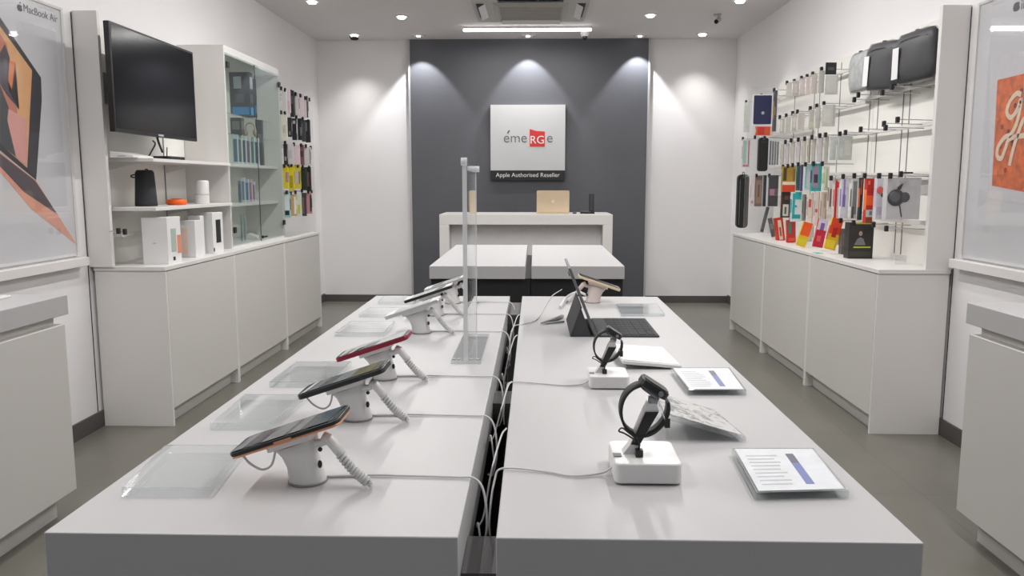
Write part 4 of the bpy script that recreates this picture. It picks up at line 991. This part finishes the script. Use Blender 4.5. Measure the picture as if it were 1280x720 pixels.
# ------------------------------------------------------------------ right accessory wall
xw = XR-.002; XF = XR-.024
t = thing('accessory_wall', 'tall white slotted panel carrying the accessories on the right wall', 'panel', (XR-.02, 5.5, ZB))
for i, (ya, yb2) in enumerate(((4.031, 4.998), (5.002, 5.988), (5.992, 6.95))):
    MB().box((XF, ya, ZB), (xw, yb2, 2.10)).build('back_panel', BACKP, t, True)
MB().box((XR-.135, 4.0, ZB), (xw, 4.0305, 2.11)).bevel(.001, 1).build('side_panel', LAM, t, True)
MB().box((1.80, 6.951, ZB+.02), (XF, 6.957, 2.06)).build('clear_end_panel', ACRE, t, True)
for Y in (4.08, 4.52, 4.60, 4.93, 5.05, 5.55, 5.94, 6.05, 6.5):
    MB().box((XF-.003, Y, ZB+.03), (XF-.0002, Y+.007, 2.07)).build('slotted_upright', GREYP, t, True)
XRl = XF-.045
for z, nm in ((1.995, 'topmost'), (1.775, 'second'), (1.57, 'third'), (1.32, 'fourth'), (1.067, 'lowest')):
    rail(XRl, 4.05, 4.99, z, '%s white rail in the nearest bay of the accessory wall' % nm, XF-.0035)
for z, nm in ((1.99, 'topmost'), (1.76, 'second'), (1.575, 'third'), (1.33, 'fourth'), (1.09, 'lowest')):
    rail(XRl, 5.01, 5.98, z, '%s white rail in the middle bay of the accessory wall' % nm, XF-.0035)
for z, nm in ((1.97, 'topmost'), (1.67, 'second'), (1.40, 'third'), (1.16, 'lowest')):
    rail(XRl, 6.0, 6.94, z, '%s white rail in the farthest bay of the accessory wall' % nm, XF-.0035)
def rhook(px, py, label, X=1.80):
    p = at_x(px, py, X)
    hook(p, XRl-X-.008, 1, label, 'hooks on the right accessory wall')
rows = {'top row': ((983,103),(992,101),(1001,97),(1008,95),(1015,92),(1026,86)),
 'second row': ((974,146),(982,144),(990,141),(996,139),(1012,135),(1020,132),(1029,129)),
 'third row': ((981,177),(988,175),(997,174),(1005,173),(1014,171),(1024,169),(1031,168)),
 'fourth row': ((978,208),(984,207),(990,206),(997,205),(1006,205),(1016,204),(1027,204)),
}
for rn, pts in rows.items():
    for i, (x, y) in enumerate(pts): rhook(x, y, 'black-tipped hook in the %s of the far bays, %s from the back wall' % (rn, ORD[i]))
for i, (x, y) in enumerate(((1067,124),(1072,118),(1102,115),(1114,108))): rhook(x, y, 'black-tipped empty hook under the hanging bags, %s from the left' % ORD[i])
for i, (x, y) in enumerate(((1049,167),(1056,165),(1075,161),(1104,154),(1106,159),(1121,149))): rhook(x, y, 'black-tipped hook on the third rail of the nearest bay, %s from the left' % ORD[i])
for i, (x, y) in enumerate(((1038,222),(1053,220),(1067,219),(1080,219),(1098,219),(1112,219),(1125,217))): rhook(x, y, 'black-tipped hook on the fourth rail above the earphone boxes, %s from the left' % ORD[i])
for i, (x, y) in enumerate(((1050,275),(1066,278),(1091,280),(1107,285))): rhook(x, y, 'black-tipped hook on the lowest rail, %s from the left' % ORD[i])
for i, (x, y) in enumerate(((932,127),(951,119),(967,112))): rhook(x, y, 'black-tipped hook above the navy tablet case, %s from the left' % ORD[i])
for i, (x, y) in enumerate(((928,173),(943,171),(955,172))): rhook(x, y, 'black-tipped hook above the black pouch, %s from the left' % ORD[i])
for i, (x, y) in enumerate(((930,220),(945,219),(961,219))): rhook(x, y, 'black-tipped hook above the long black sleeve, %s from the left' % ORD[i])
o = MB().box((0,0,0),(.04,.03,.012)).build('price_clip', BLKP)
p = at_x(1131, 218, 1.84); o.location = p; tag(o, 'black double price clip right of the grey earphone box', 'clip')

def yof(px, X=1.83): return at_x(px, 220, X).y
def rp(px0, px1, y0, y1, base, patches, name, label, th=.03, X=1.83, cat=None, dy=.0, **k):
    Y = yof((px0+px1)/2, X)+dy
    return prod(px0, px1, y0, y1, Y, name, label, base, patches, th, cat=cat or name.replace('_', ' '), **k)
PW = (196, 192, 184); PC = (184, 184, 176)
# thin white boxes hanging in the upper rows
def strips(specs, name, rn, grp):
    for i, (a, b, y0, y1, c, pt) in enumerate(specs):
        rp(a, b, y0, y1, c, pt, name, 'pale %s in the %s, %s from the back wall' % (name.replace('_', ' '), rn, ORD[i]), .012, group=grp, cat='packaged accessory')
strips([(983,990,104,122,PW,[(.1,.1,.9,.6,(206,200,196))]), (991,999,101,120,PC,[(.2,.2,.8,.8,(208,194,192))]), (1000,1006,98,119,PW,[(.1,.1,.9,.9,(210,196,194))]), (1007,1013,96,118,(212,200,198),[]), (1014,1022,93,117,PW,[(.1,.2,.7,.9,(206,192,190))]), (1023,1031,88,116,PC,[(.6,.1,.95,.9,(180,180,176))])], 'cable_box', 'top row', 'pale boxes in the top row')
strips([(975,981,148,166,PC,[(.1,.1,.5,.9,(214,212,206))]), (982,989,146,166,PW,[]), (990,996,142,164,PC,[(.2,.2,.8,.8,(216,212,206))]), (997,1006,141,163,PW,[(.1,.1,.4,.9,(190,188,180))]), (1011,1018,137,162,PC,[(.2,.1,.9,.4,(206,200,180))]), (1019,1026,134,160,PW,[(.7,.1,.95,.9,(180,178,170))]), (1027,1045,131,158,(204,204,196),[(.1,.2,.6,.8,(214,212,206)),(.8,.0,.9,1,(186,186,180))])], 'cable_box', 'second row', 'pale boxes in the second row')
strips([(975.5,980.5,180,206,PW,[(.75,0,1,1,(150,150,146))]), (981,987,179,206,WH,[(.8,0,1,1,(160,158,154))]), (988,994,177,205,PW,[(.8,0,1,1,(166,162,158))]), (995,1001,176,205,WH,[(.8,0,1,1,(150,148,144))]), (1002,1008,175,204,PW,[(.8,0,1,1,(168,160,150))]), (1009,1013.5,174,204,(190,182,166),[(.6,0,1,1,(110,104,90))]), (1014,1020,173,203,PW,[(.8,0,1,1,(160,154,146))]), (1021,1029,171,203,WH,[(.85,0,1,1,(170,164,156))]), (1030,1036,170,203,PC,[(.8,0,1,1,(170,168,160))]), (1037,1046,172,200,(196,202,198),[(.1,.1,.5,.9,(208,208,202))]), (1047,1066,170,200,(188,194,188),[(.1,.1,.35,.5,(200,204,200)),(.45,.2,.9,.8,(204,202,194))])], 'cable_box', 'third row', 'pale boxes in the third row')
# bags in film at top
def bag(near, far, y0, y1, dep, label, m, tagc, lean=0, film=True):
    px1, (Xn, Yn), (Xf, Yf) = near[0], near[1:], far
    a = at_y(px1, y1, Yn); b = at_y(px1, y0, Yn); w = math.hypot(Xn-Xf, Yn-Yf); h = b.z-a.z
    t = thing('laptop_sleeve', label, 'sleeve', ((Xn+Xf)/2, (Yn+Yf)/2, a.z)); t.rotation_euler = (0, math.radians(lean), math.atan2(Yn-Yf, Xn-Xf))
    rings = []
    for i in range(13):
        v = i/12; ww = w/2*(1-.10*(abs(v-.45)/.55)**3)*(1+.015*math.sin(v*9)); dd = dep/2*(1-.55*abs(2*v-1)**4)
        if i in (0, 12): ww *= .93
        ring = []
        for k in range(28):
            a_ = 2*PI*k/28; c_, s_ = math.cos(a_), math.sin(a_)
            x = ww*math.copysign(abs(c_)**.4, c_); y = dd*math.copysign(abs(s_)**.6, s_)*(1+.10*math.sin(9*x/w*2+v*5))
            ring.append(Vector((x, y, v*h)))
        rings.append(ring)
    MB().loft(rings).build('sleeve_body', m, t)
    if m is FAB: MB().tube(cr([(-w*.42, -dep*.38, h*.80), (-w*.2, -dep*.5, h*.86), (w*.1, -dep*.52, h*.87), (w*.40, -dep*.40, h*.84)]), .002, n=6).build('zip', BLKP, t)
    if film:
        r2 = [[Vector((q.x*1.04, q.y*1.12, q.z*1.04-.006+.002*math.sin(q.x*80+q.y*50))) for q in r] for r in rings]
        MB().loft(r2).build('film_wrap', BAGP, t)
    if tagc:
        tx0, tx1, tz0, tz1 = -w*.44, -w*.27, h*.08, h*.74
        MB().box((tx0, -dep*.62-.001, tz0), (tx1, -dep*.62+.001, tz1)).bevel(.0005, 1).build('paper_label', CARD, t)
    MB().rbox((-.012,-.008,h-.012),(.012,.008,h+.012),.004,axis='y').build('price_clip', BLKP, t)
    return t
bag((1163, 1.965, 4.09), (1.935, 4.44), 31, 95, .07, 'large charcoal laptop sleeve in clear film, nearest on the top rail', FAB, True)
bag((1106, 1.945, 4.47), (1.925, 4.81), 47, 107, .06, 'smaller charcoal sleeve in clear film behind the large one', FAB, True, lean=4)
bag((1069, 1.94, 4.84), (1.94, 5.08), 62, 111, .05, 'pale grey sleeve in clear film left of the charcoal ones', mat('pale_sleeve', (.42,.43,.43), .8, var=.2, scale=30), False)
rp(1032, 1046, 78, 93, (34,34,36), [(.2,.35,.8,.6,(80,80,82))], 'dark_label', 'square black card on the top rail left of the pale grey sleeve', .01, X=1.88, cat='card')
rp(1031, 1048, 94, 118, (200,200,194), [(.1,.1,.9,.9,(206,206,200))], 'cable_box', 'pale wide box below the square black card', .02, X=1.88, cat='packaged accessory')
# far bay
rp(930.5, 938, 128, 165, (202,206,200), [(.1,.1,.6,.9,(190,196,186))], 'case_box', 'pale upright box left of the navy tablet case', .03)
o = rp(940.5, 966.5, 118, 158, (228,228,230), [], 'tablet_case', 'navy tablet case in a white-edged box with a round mark', .03)
a = at_y(941.5, 156, 6.5); 
w_ = o.dimensions.x; h_ = o.dimensions.z
k = MB().rbox((-w_*.47, -.004, h_*.07), (w_*.44, -.0005, h_*.97), .008, axis='y').build('navy_cover', col((36, 40, 78)), o)
k2 = MB(); k2.lathe([(.012,-.0055),(.012,-.004)], (0,0,h_*.42), n=20, axis='y'); k2.lathe([(.007,-.0062),(.007,-.0055)], (0,0,h_*.42), col((36,40,78)), n=20, axis='y'); k2.mats[0:1] = [LGREY]; k2.build('round_mark', LGREY, k)
rp(966.8, 972, 113, 164, (72,74,80), [(.1,.4,.5,.6,(140,120,80))], 'case_box', 'tall dark grey box right of the navy tablet case', .04)
rp(945, 966, 158, 169, (200,84,50), [(.1,.1,.5,.9,(190,50,40)),(.85,0,1,1,(206,180,160))], 'case_box', 'orange-red box below the navy tablet case', .025)
rp(927.5, 938.5, 174, 209, (218,216,216), [(.05,.12,.5,.95,(160,190,182)),(.72,.05,.85,.95,(170,50,80)),(.1,.02,.85,.1,(200,110,120))], 'case_box', 'white box with a green and crimson stripe in far bay', .02)
o = rp(947.5, 961, 172, 214, (22,22,24), [(.2,.85,.8,.9,(44,44,46))], 'black_pouch', 'black hanging pouch below the orange-red box', .04, cat='pouch', round_=.02)
for i in range(4):
    rp(962+i*3.1, 964.6+i*3.1, 176+i*.3, 206, (96+i*6, 98+i*6, 100+i*6), [(.1,.1,.9,.2,(120,120,122))], 'watch_band_box', 'narrow grey box beside the black pouch, %s from the left' % ORD[i], .02, cat='packaged accessory', group='narrow grey boxes beside the pouch')
o = rp(920.5, 937, 218, 285, (18,18,20), [], 'long_sleeve', 'long black zipped sleeve, leftmost on the right wall', .05, cat='sleeve', round_=.035)
o.name = 'long_sleeve'
w_ = o.dimensions.x; h_ = o.dimensions.z
MB().tube(cr([(-.006,.02,h_-.004), (-.008,.02,h_+.018), (.008,.02,h_+.018), (.006,.02,h_-.004)]), .003, n=6).build('hanging_loop', BLKP, o)
MB().box((-w_*.32, -.002, h_*.06), (-w_*.29, 0, h_*.9)).build('zip', GREYP, o)
rp(938, 943, 222, 258, (214,206,204), [(.1,.1,.9,.2,(190,140,140))], 'case_box', 'pale slim box right of the long black sleeve', .02)
rp(943.5, 953.5, 219, 258, (120,100,90), [(.1,.1,.9,.85,(142,120,106)),(.35,.3,.6,.7,(100,84,74))], 'case_box', 'brown textured case in far bay beside the long black sleeve', .025)
rp(954, 958.5, 219, 258, (40,46,54), [], 'case_box', 'dark narrow case right of the brown one', .03)
rp(960.5, 973.5, 219, 258, (62,64,68), [(.08,.35,.92,.56,(170,120,134)),(.6,.36,.9,.55,(90,90,96))], 'case_box', 'dark grey case with a pink band right of the brown one', .025)
rp(950.5, 955.5, 258, 290, (90,90,92), [(.1,.05,.9,.1,(60,60,62))], 'stylus_tube', 'slanted grey tube hanging over the worktop', .016, cat='packaged accessory', tilt=12)
# fourth row
rp(977.5, 995, 208, 240, (172,138,50), [(0,.28,1,.40,(226,214,190)),(0,0,1,.28,(206,66,36)),(.05,.45,.3,.95,(70,60,34)),(.8,.45,.95,.9,(140,110,50))], 'accessory_pack', 'mustard pack with a red base in the fourth row', .03, cat='packaged accessory')
rp(996, 1001, 207, 238, (54,96,92), [(.1,.1,.5,.9,(40,70,72))], 'accessory_pack', 'dark teal slim pack right of the mustard pack', .03, cat='packaged accessory')
rp(1001.5, 1004.5, 206, 239, (70,58,104), [], 'accessory_pack', 'dark violet slim pack between the teal packs', .03, cat='packaged accessory')
rp(1005, 1013.5, 206, 238, (196,208,208), [(.1,.1,.35,.9,(120,190,190)),(.55,.1,.9,.6,(210,196,206))], 'accessory_pack', 'pale blue pack in the fourth row', .03, cat='packaged accessory')
rp(1014, 1028, 204, 239, (46,164,160), [(.08,.12,.68,.9,(150,132,156)),(.2,.3,.6,.6,(60,50,70))], 'accessory_pack', 'turquoise framed pack with a mauve picture in the fourth row', .03, cat='packaged accessory')
rp(1030, 1037, 208, 238, (206,202,190), [(.4,.1,.6,.9,(150,180,120))], 'accessory_pack', 'cream pack right of the turquoise framed one', .03, cat='packaged accessory')
# fifth row
rp(976.5, 988, 240, 272, (44,42,42), [(.15,.06,.85,.52,(206,206,196)),(.35,.14,.6,.42,(90,88,84)),(.3,.7,.8,.85,(120,60,40))], 'accessory_pack', 'black pack with a white window in the fifth row', .03, cat='packaged accessory')
rp(989, 1003, 240, 277, (206,214,212), [(.05,.2,.3,.95,(34,160,164)),(.05,.1,.9,.24,(34,150,156)),(.3,.75,.9,1,(40,170,172)),(.05,.48,.5,.56,(34,160,164))], 'accessory_pack', 'white pack with turquoise loops in the fifth row', .03, cat='packaged accessory')
rp(1003.5, 1008.5, 243, 276, (130,126,124), [(.5,.1,.9,.9,(84,78,76))], 'accessory_pack', 'grey slim pack right of the turquoise loops', .03, cat='packaged accessory')
rp(1009, 1017, 241, 281, (222,210,200), [(.1,.55,.6,.8,(206,70,70)),(.85,0,1,1,(180,160,150))], 'cable_pack', 'white pack with a red hand print, left of three in the fifth row', .02, cat='packaged accessory')
rp(1017.5, 1025, 240, 282, (222,206,196), [(.1,.4,.6,.5,(206,80,80)),(.85,0,1,1,(176,156,146))], 'cable_pack', 'white pack with a thin red mark, middle of three in the fifth row', .02, cat='packaged accessory')
rp(1025.5, 1034, 240, 283, (200,184,170), [(.4,.55,.95,.95,(176,158,144)),(.85,0,1,.5,(150,130,116))], 'cable_pack', 'beige pack, right of three in the fifth row', .02, cat='packaged accessory')
# near fourth row
rp(1035, 1041, 225, 262, (210,206,202), [(.3,.1,.8,.7,(120,90,84))], 'brush_pack', 'white pack with a brown brush in the nearest group', .02, cat='packaged accessory')
rp(1041.5, 1049.5, 225, 272, (214,206,204), [(.1,0,.6,1,(196,34,40)),(.6,.8,.95,.95,(206,60,56))], 'brush_pack', 'red striped pack left of the violet brush', .02, cat='packaged accessory')
rp(1050, 1062, 224, 272, (216,214,222), [(.25,.45,.5,1,(150,126,196)),(.2,.28,.58,.6,(128,104,180))], 'brush_pack', 'white pack showing a violet brush', .02, cat='packaged accessory')
rp(1063, 1073, 224, 273, (206,206,206), [(.2,.1,.85,.95,(128,128,128)),(.1,.0,.5,.3,(86,86,86))], 'brush_pack', 'white pack with a grey shape right of the violet brush', .02, cat='packaged accessory')
rp(1073.5, 1080, 222, 275, (28,52,52), [(.1,.6,.5,.95,(190,90,50))], 'cable_box', 'dark green slim box left of the red and orange one', .03, cat='packaged accessory')
rp(1081.5, 1093, 223, 279, (196,40,28), [(0,.40,1,.62,(246,96,36)),(0,.14,1,.30,(190,190,188)),(.5,.18,.9,.27,(110,130,120)),(0,0,1,.12,(130,60,24)),(.1,.86,.4,.95,(236,120,70))], 'earphone_box', 'red and orange box beside the grey earphone boxes', .04, cat='packaged accessory')
o = rp(1094, 1106, 222, 274, (210,208,216), [(.1,.1,.9,.3,(196,190,206))], 'earphone_box', 'white box picturing a red earphone bud', .04, X=1.86, cat='packaged accessory')
w_, h_ = o.dimensions.x, o.dimensions.z
eb = MB(); eb.sphere((-.003, -.003, h_*.70), .021, col((212,96,90)), sc=(.9,.2,1)); eb.sphere((w_*.36, -.003, h_*.58), .012, col((70,74,70)), sc=(1,.2,1)); eb.build('earphone_picture', None, o)
o = rp(1107, 1152, 222, 274, (196,194,196), [], 'earphone_box', 'large grey box picturing a black wing earphone', .05, X=1.88, cat='packaged accessory', dy=0)
w_, h_ = o.dimensions.x, o.dimensions.z; e1 = MB(); gc = col((70, 71, 74))
e1.sphere((-w_*.24, -.004, h_*.52), .045, gc, sc=(.95,.12,.95)); e1.sphere((w_*.02, -.005, h_*.53), .026, col((84,84,87)), sc=(1,.12,1)); e1.sphere((-w_*.28, -.008, h_*.54), .030, col((96,97,100)), sc=(.9,.1,.9))
e1.prism([(-w_*.22,-.003,h_*.68), (-w_*.10,-.003,h_*.72), (-w_*.04,-.003,h_*.86), (-w_*.10,-.003,h_*.84), (-w_*.2,-.003,h_*.77)], (0,.002,0), gc)
e1.prism([(-w_*.14,-.003,h_*.38), (-w_*.10,-.003,h_*.38), (-w_*.02,-.003,h_*.06), (-w_*.05,-.003,h_*.05)], (0,.002,0), gc)
e1.build('earphone_picture', None, o)
# bottom row
rp(965, 971, 272, 296, (90,90,90), [(.1,.4,.9,.7,(120,120,118))], 'accessory_pack', 'small grey leaning pack left of the red packs', .02, cat='packaged accessory', tilt=-14)
rp(971, 983, 272, 301, (196,52,36), [(.35,.05,.75,.9,(214,196,176)),(.45,.2,.65,.6,(150,80,60))], 'accessory_pack', 'red bottom-row pack with a cream middle, leaning left', .03, cat='packaged accessory', tilt=-9)
rp(984, 996, 275, 303, (176,44,40), [(.1,.4,.5,.9,(80,110,100)),(.1,.05,.9,.2,(220,70,40))], 'accessory_pack', 'dark red bottom-row pack with a grey-green patch', .03, cat='packaged accessory', tilt=-3)
rp(995, 1008, 277, 308, (222,184,30), [(0,.45,1,1,(232,90,30)),(.1,.1,.8,.3,(206,200,40))], 'accessory_pack', 'yellow and orange slanted pack, leftmost of the yellow ones', .02, cat='packaged accessory', tilt=16, X=1.745)
rp(1007, 1016, 284, 302, (196,186,178), [(.1,.1,.6,.9,(206,198,190))], 'accessory_pack', 'beige bottom-row pack between the yellow and crimson ones', .02, cat='packaged accessory')
rp(1016, 1030, 273, 309, (190,34,60), [(0,.6,1,1,(214,204,220)),(.3,.6,.7,.85,(130,90,160)),(.2,.2,.6,.4,(222,90,100))], 'accessory_pack', 'crimson and white slanted pack in the bottom row', .02, cat='packaged accessory', tilt=10, X=1.77)
rp(1030, 1046, 272, 312, (226,180,40), [(0,.5,1,1,(226,70,34)),(.1,.05,.8,.3,(236,206,50)),(.3,.4,.7,.7,(190,40,40))], 'accessory_pack', 'orange and yellow slanted pack, right of the crimson one', .02, cat='packaged accessory', tilt=13, X=1.77)
rp(1044, 1050, 278, 306, (206,200,196), [], 'accessory_pack', 'white slim pack left of the dark portrait box', .02, cat='packaged accessory')
rp(1052, 1059, 279, 311, (96,94,92), [(.1,.3,.9,.8,(120,110,104))], 'accessory_pack', 'grey box half behind the dark portrait box', .05, cat='packaged accessory', dy=.03, rest=ZB)
o = rp(1060, 1093, 277, 322, (44,42,40), [(.2,.30,.9,.34,(176,190,40)),(.25,.96,.95,1,(176,190,40)),(.04,.06,.9,.2,(58,58,50))], 'portrait_box', 'dark box with a man portrait and lime stripe on the worktop', .07, cat='packaged accessory', rest=ZB)
w_, h_ = o.dimensions.x, o.dimensions.z; e1 = MB()
e1.sphere((-w_*.04, -.003, h_*.70), .012, col((176,140,120)), sc=(.85,.15,1.15)); e1.prism([(-w_*.28,-.003,h_*.38), (w_*.18,-.003,h_*.38), (w_*.08,-.003,h_*.56), (-w_*.04,-.003,h_*.60), (-w_*.16,-.003,h_*.55)], (0,.002,0), col((120,116,122)))
e1.build('portrait_print', None, o)
# little clear stands and stickers left on the worktop
for i, (px, c_) in enumerate(((1000, (60,190,170)), (1017, (60,170,140)))):
    p = at_z(px, 316 if i == 0 else 317, ZB); o = MB().box((-.02, -.012, 0), (.02, .012, .002)).build('sticker', col(c_)); o.location = (max(p.x, 1.735), p.y, ZB+.0002)
    tag(o, 'small green-blue tag on the worktop edge, %s' % ('left one' if i == 0 else 'right one'), 'tag')
o = MB().box((-.03, 0, 0), (.03, .003, .05)).build('card_holder', ACR); p = at_z(1142, 322, ZB); o.location = (1.93, 4.25, ZB+.0005)
tag(o, 'small clear card holder at the near end of the right worktop', 'card holder')
for i, (px, py) in enumerate(((1085, 232),)): pass
o = MB().box((0, 4.10, 1.21), (.004, 4.42, 1.285)).build('shelf_label', LGREY); o.data.transform(Matrix.Translation((XF-.0045, 0, 0)))
tag(origin(o, (XF-.002, 4.26, 1.21)), 'grey strip label on the right panel below the fourth rail', 'label strip')

# ------------------------------------------------------------------ light and view
wd = bpy.data.worlds.new('world'); bpy.context.scene.world = wd; wd.use_nodes = True
bg = wd.node_tree.nodes['Background']; bg.inputs[0].default_value = (.9, .93, 1, 1); bg.inputs[1].default_value = .42
v = bpy.context.scene.view_settings
v.view_transform = 'Standard'; v.look = 'None'; v.gamma = 1; v.exposure = -0.4; v.use_curve_mapping = False
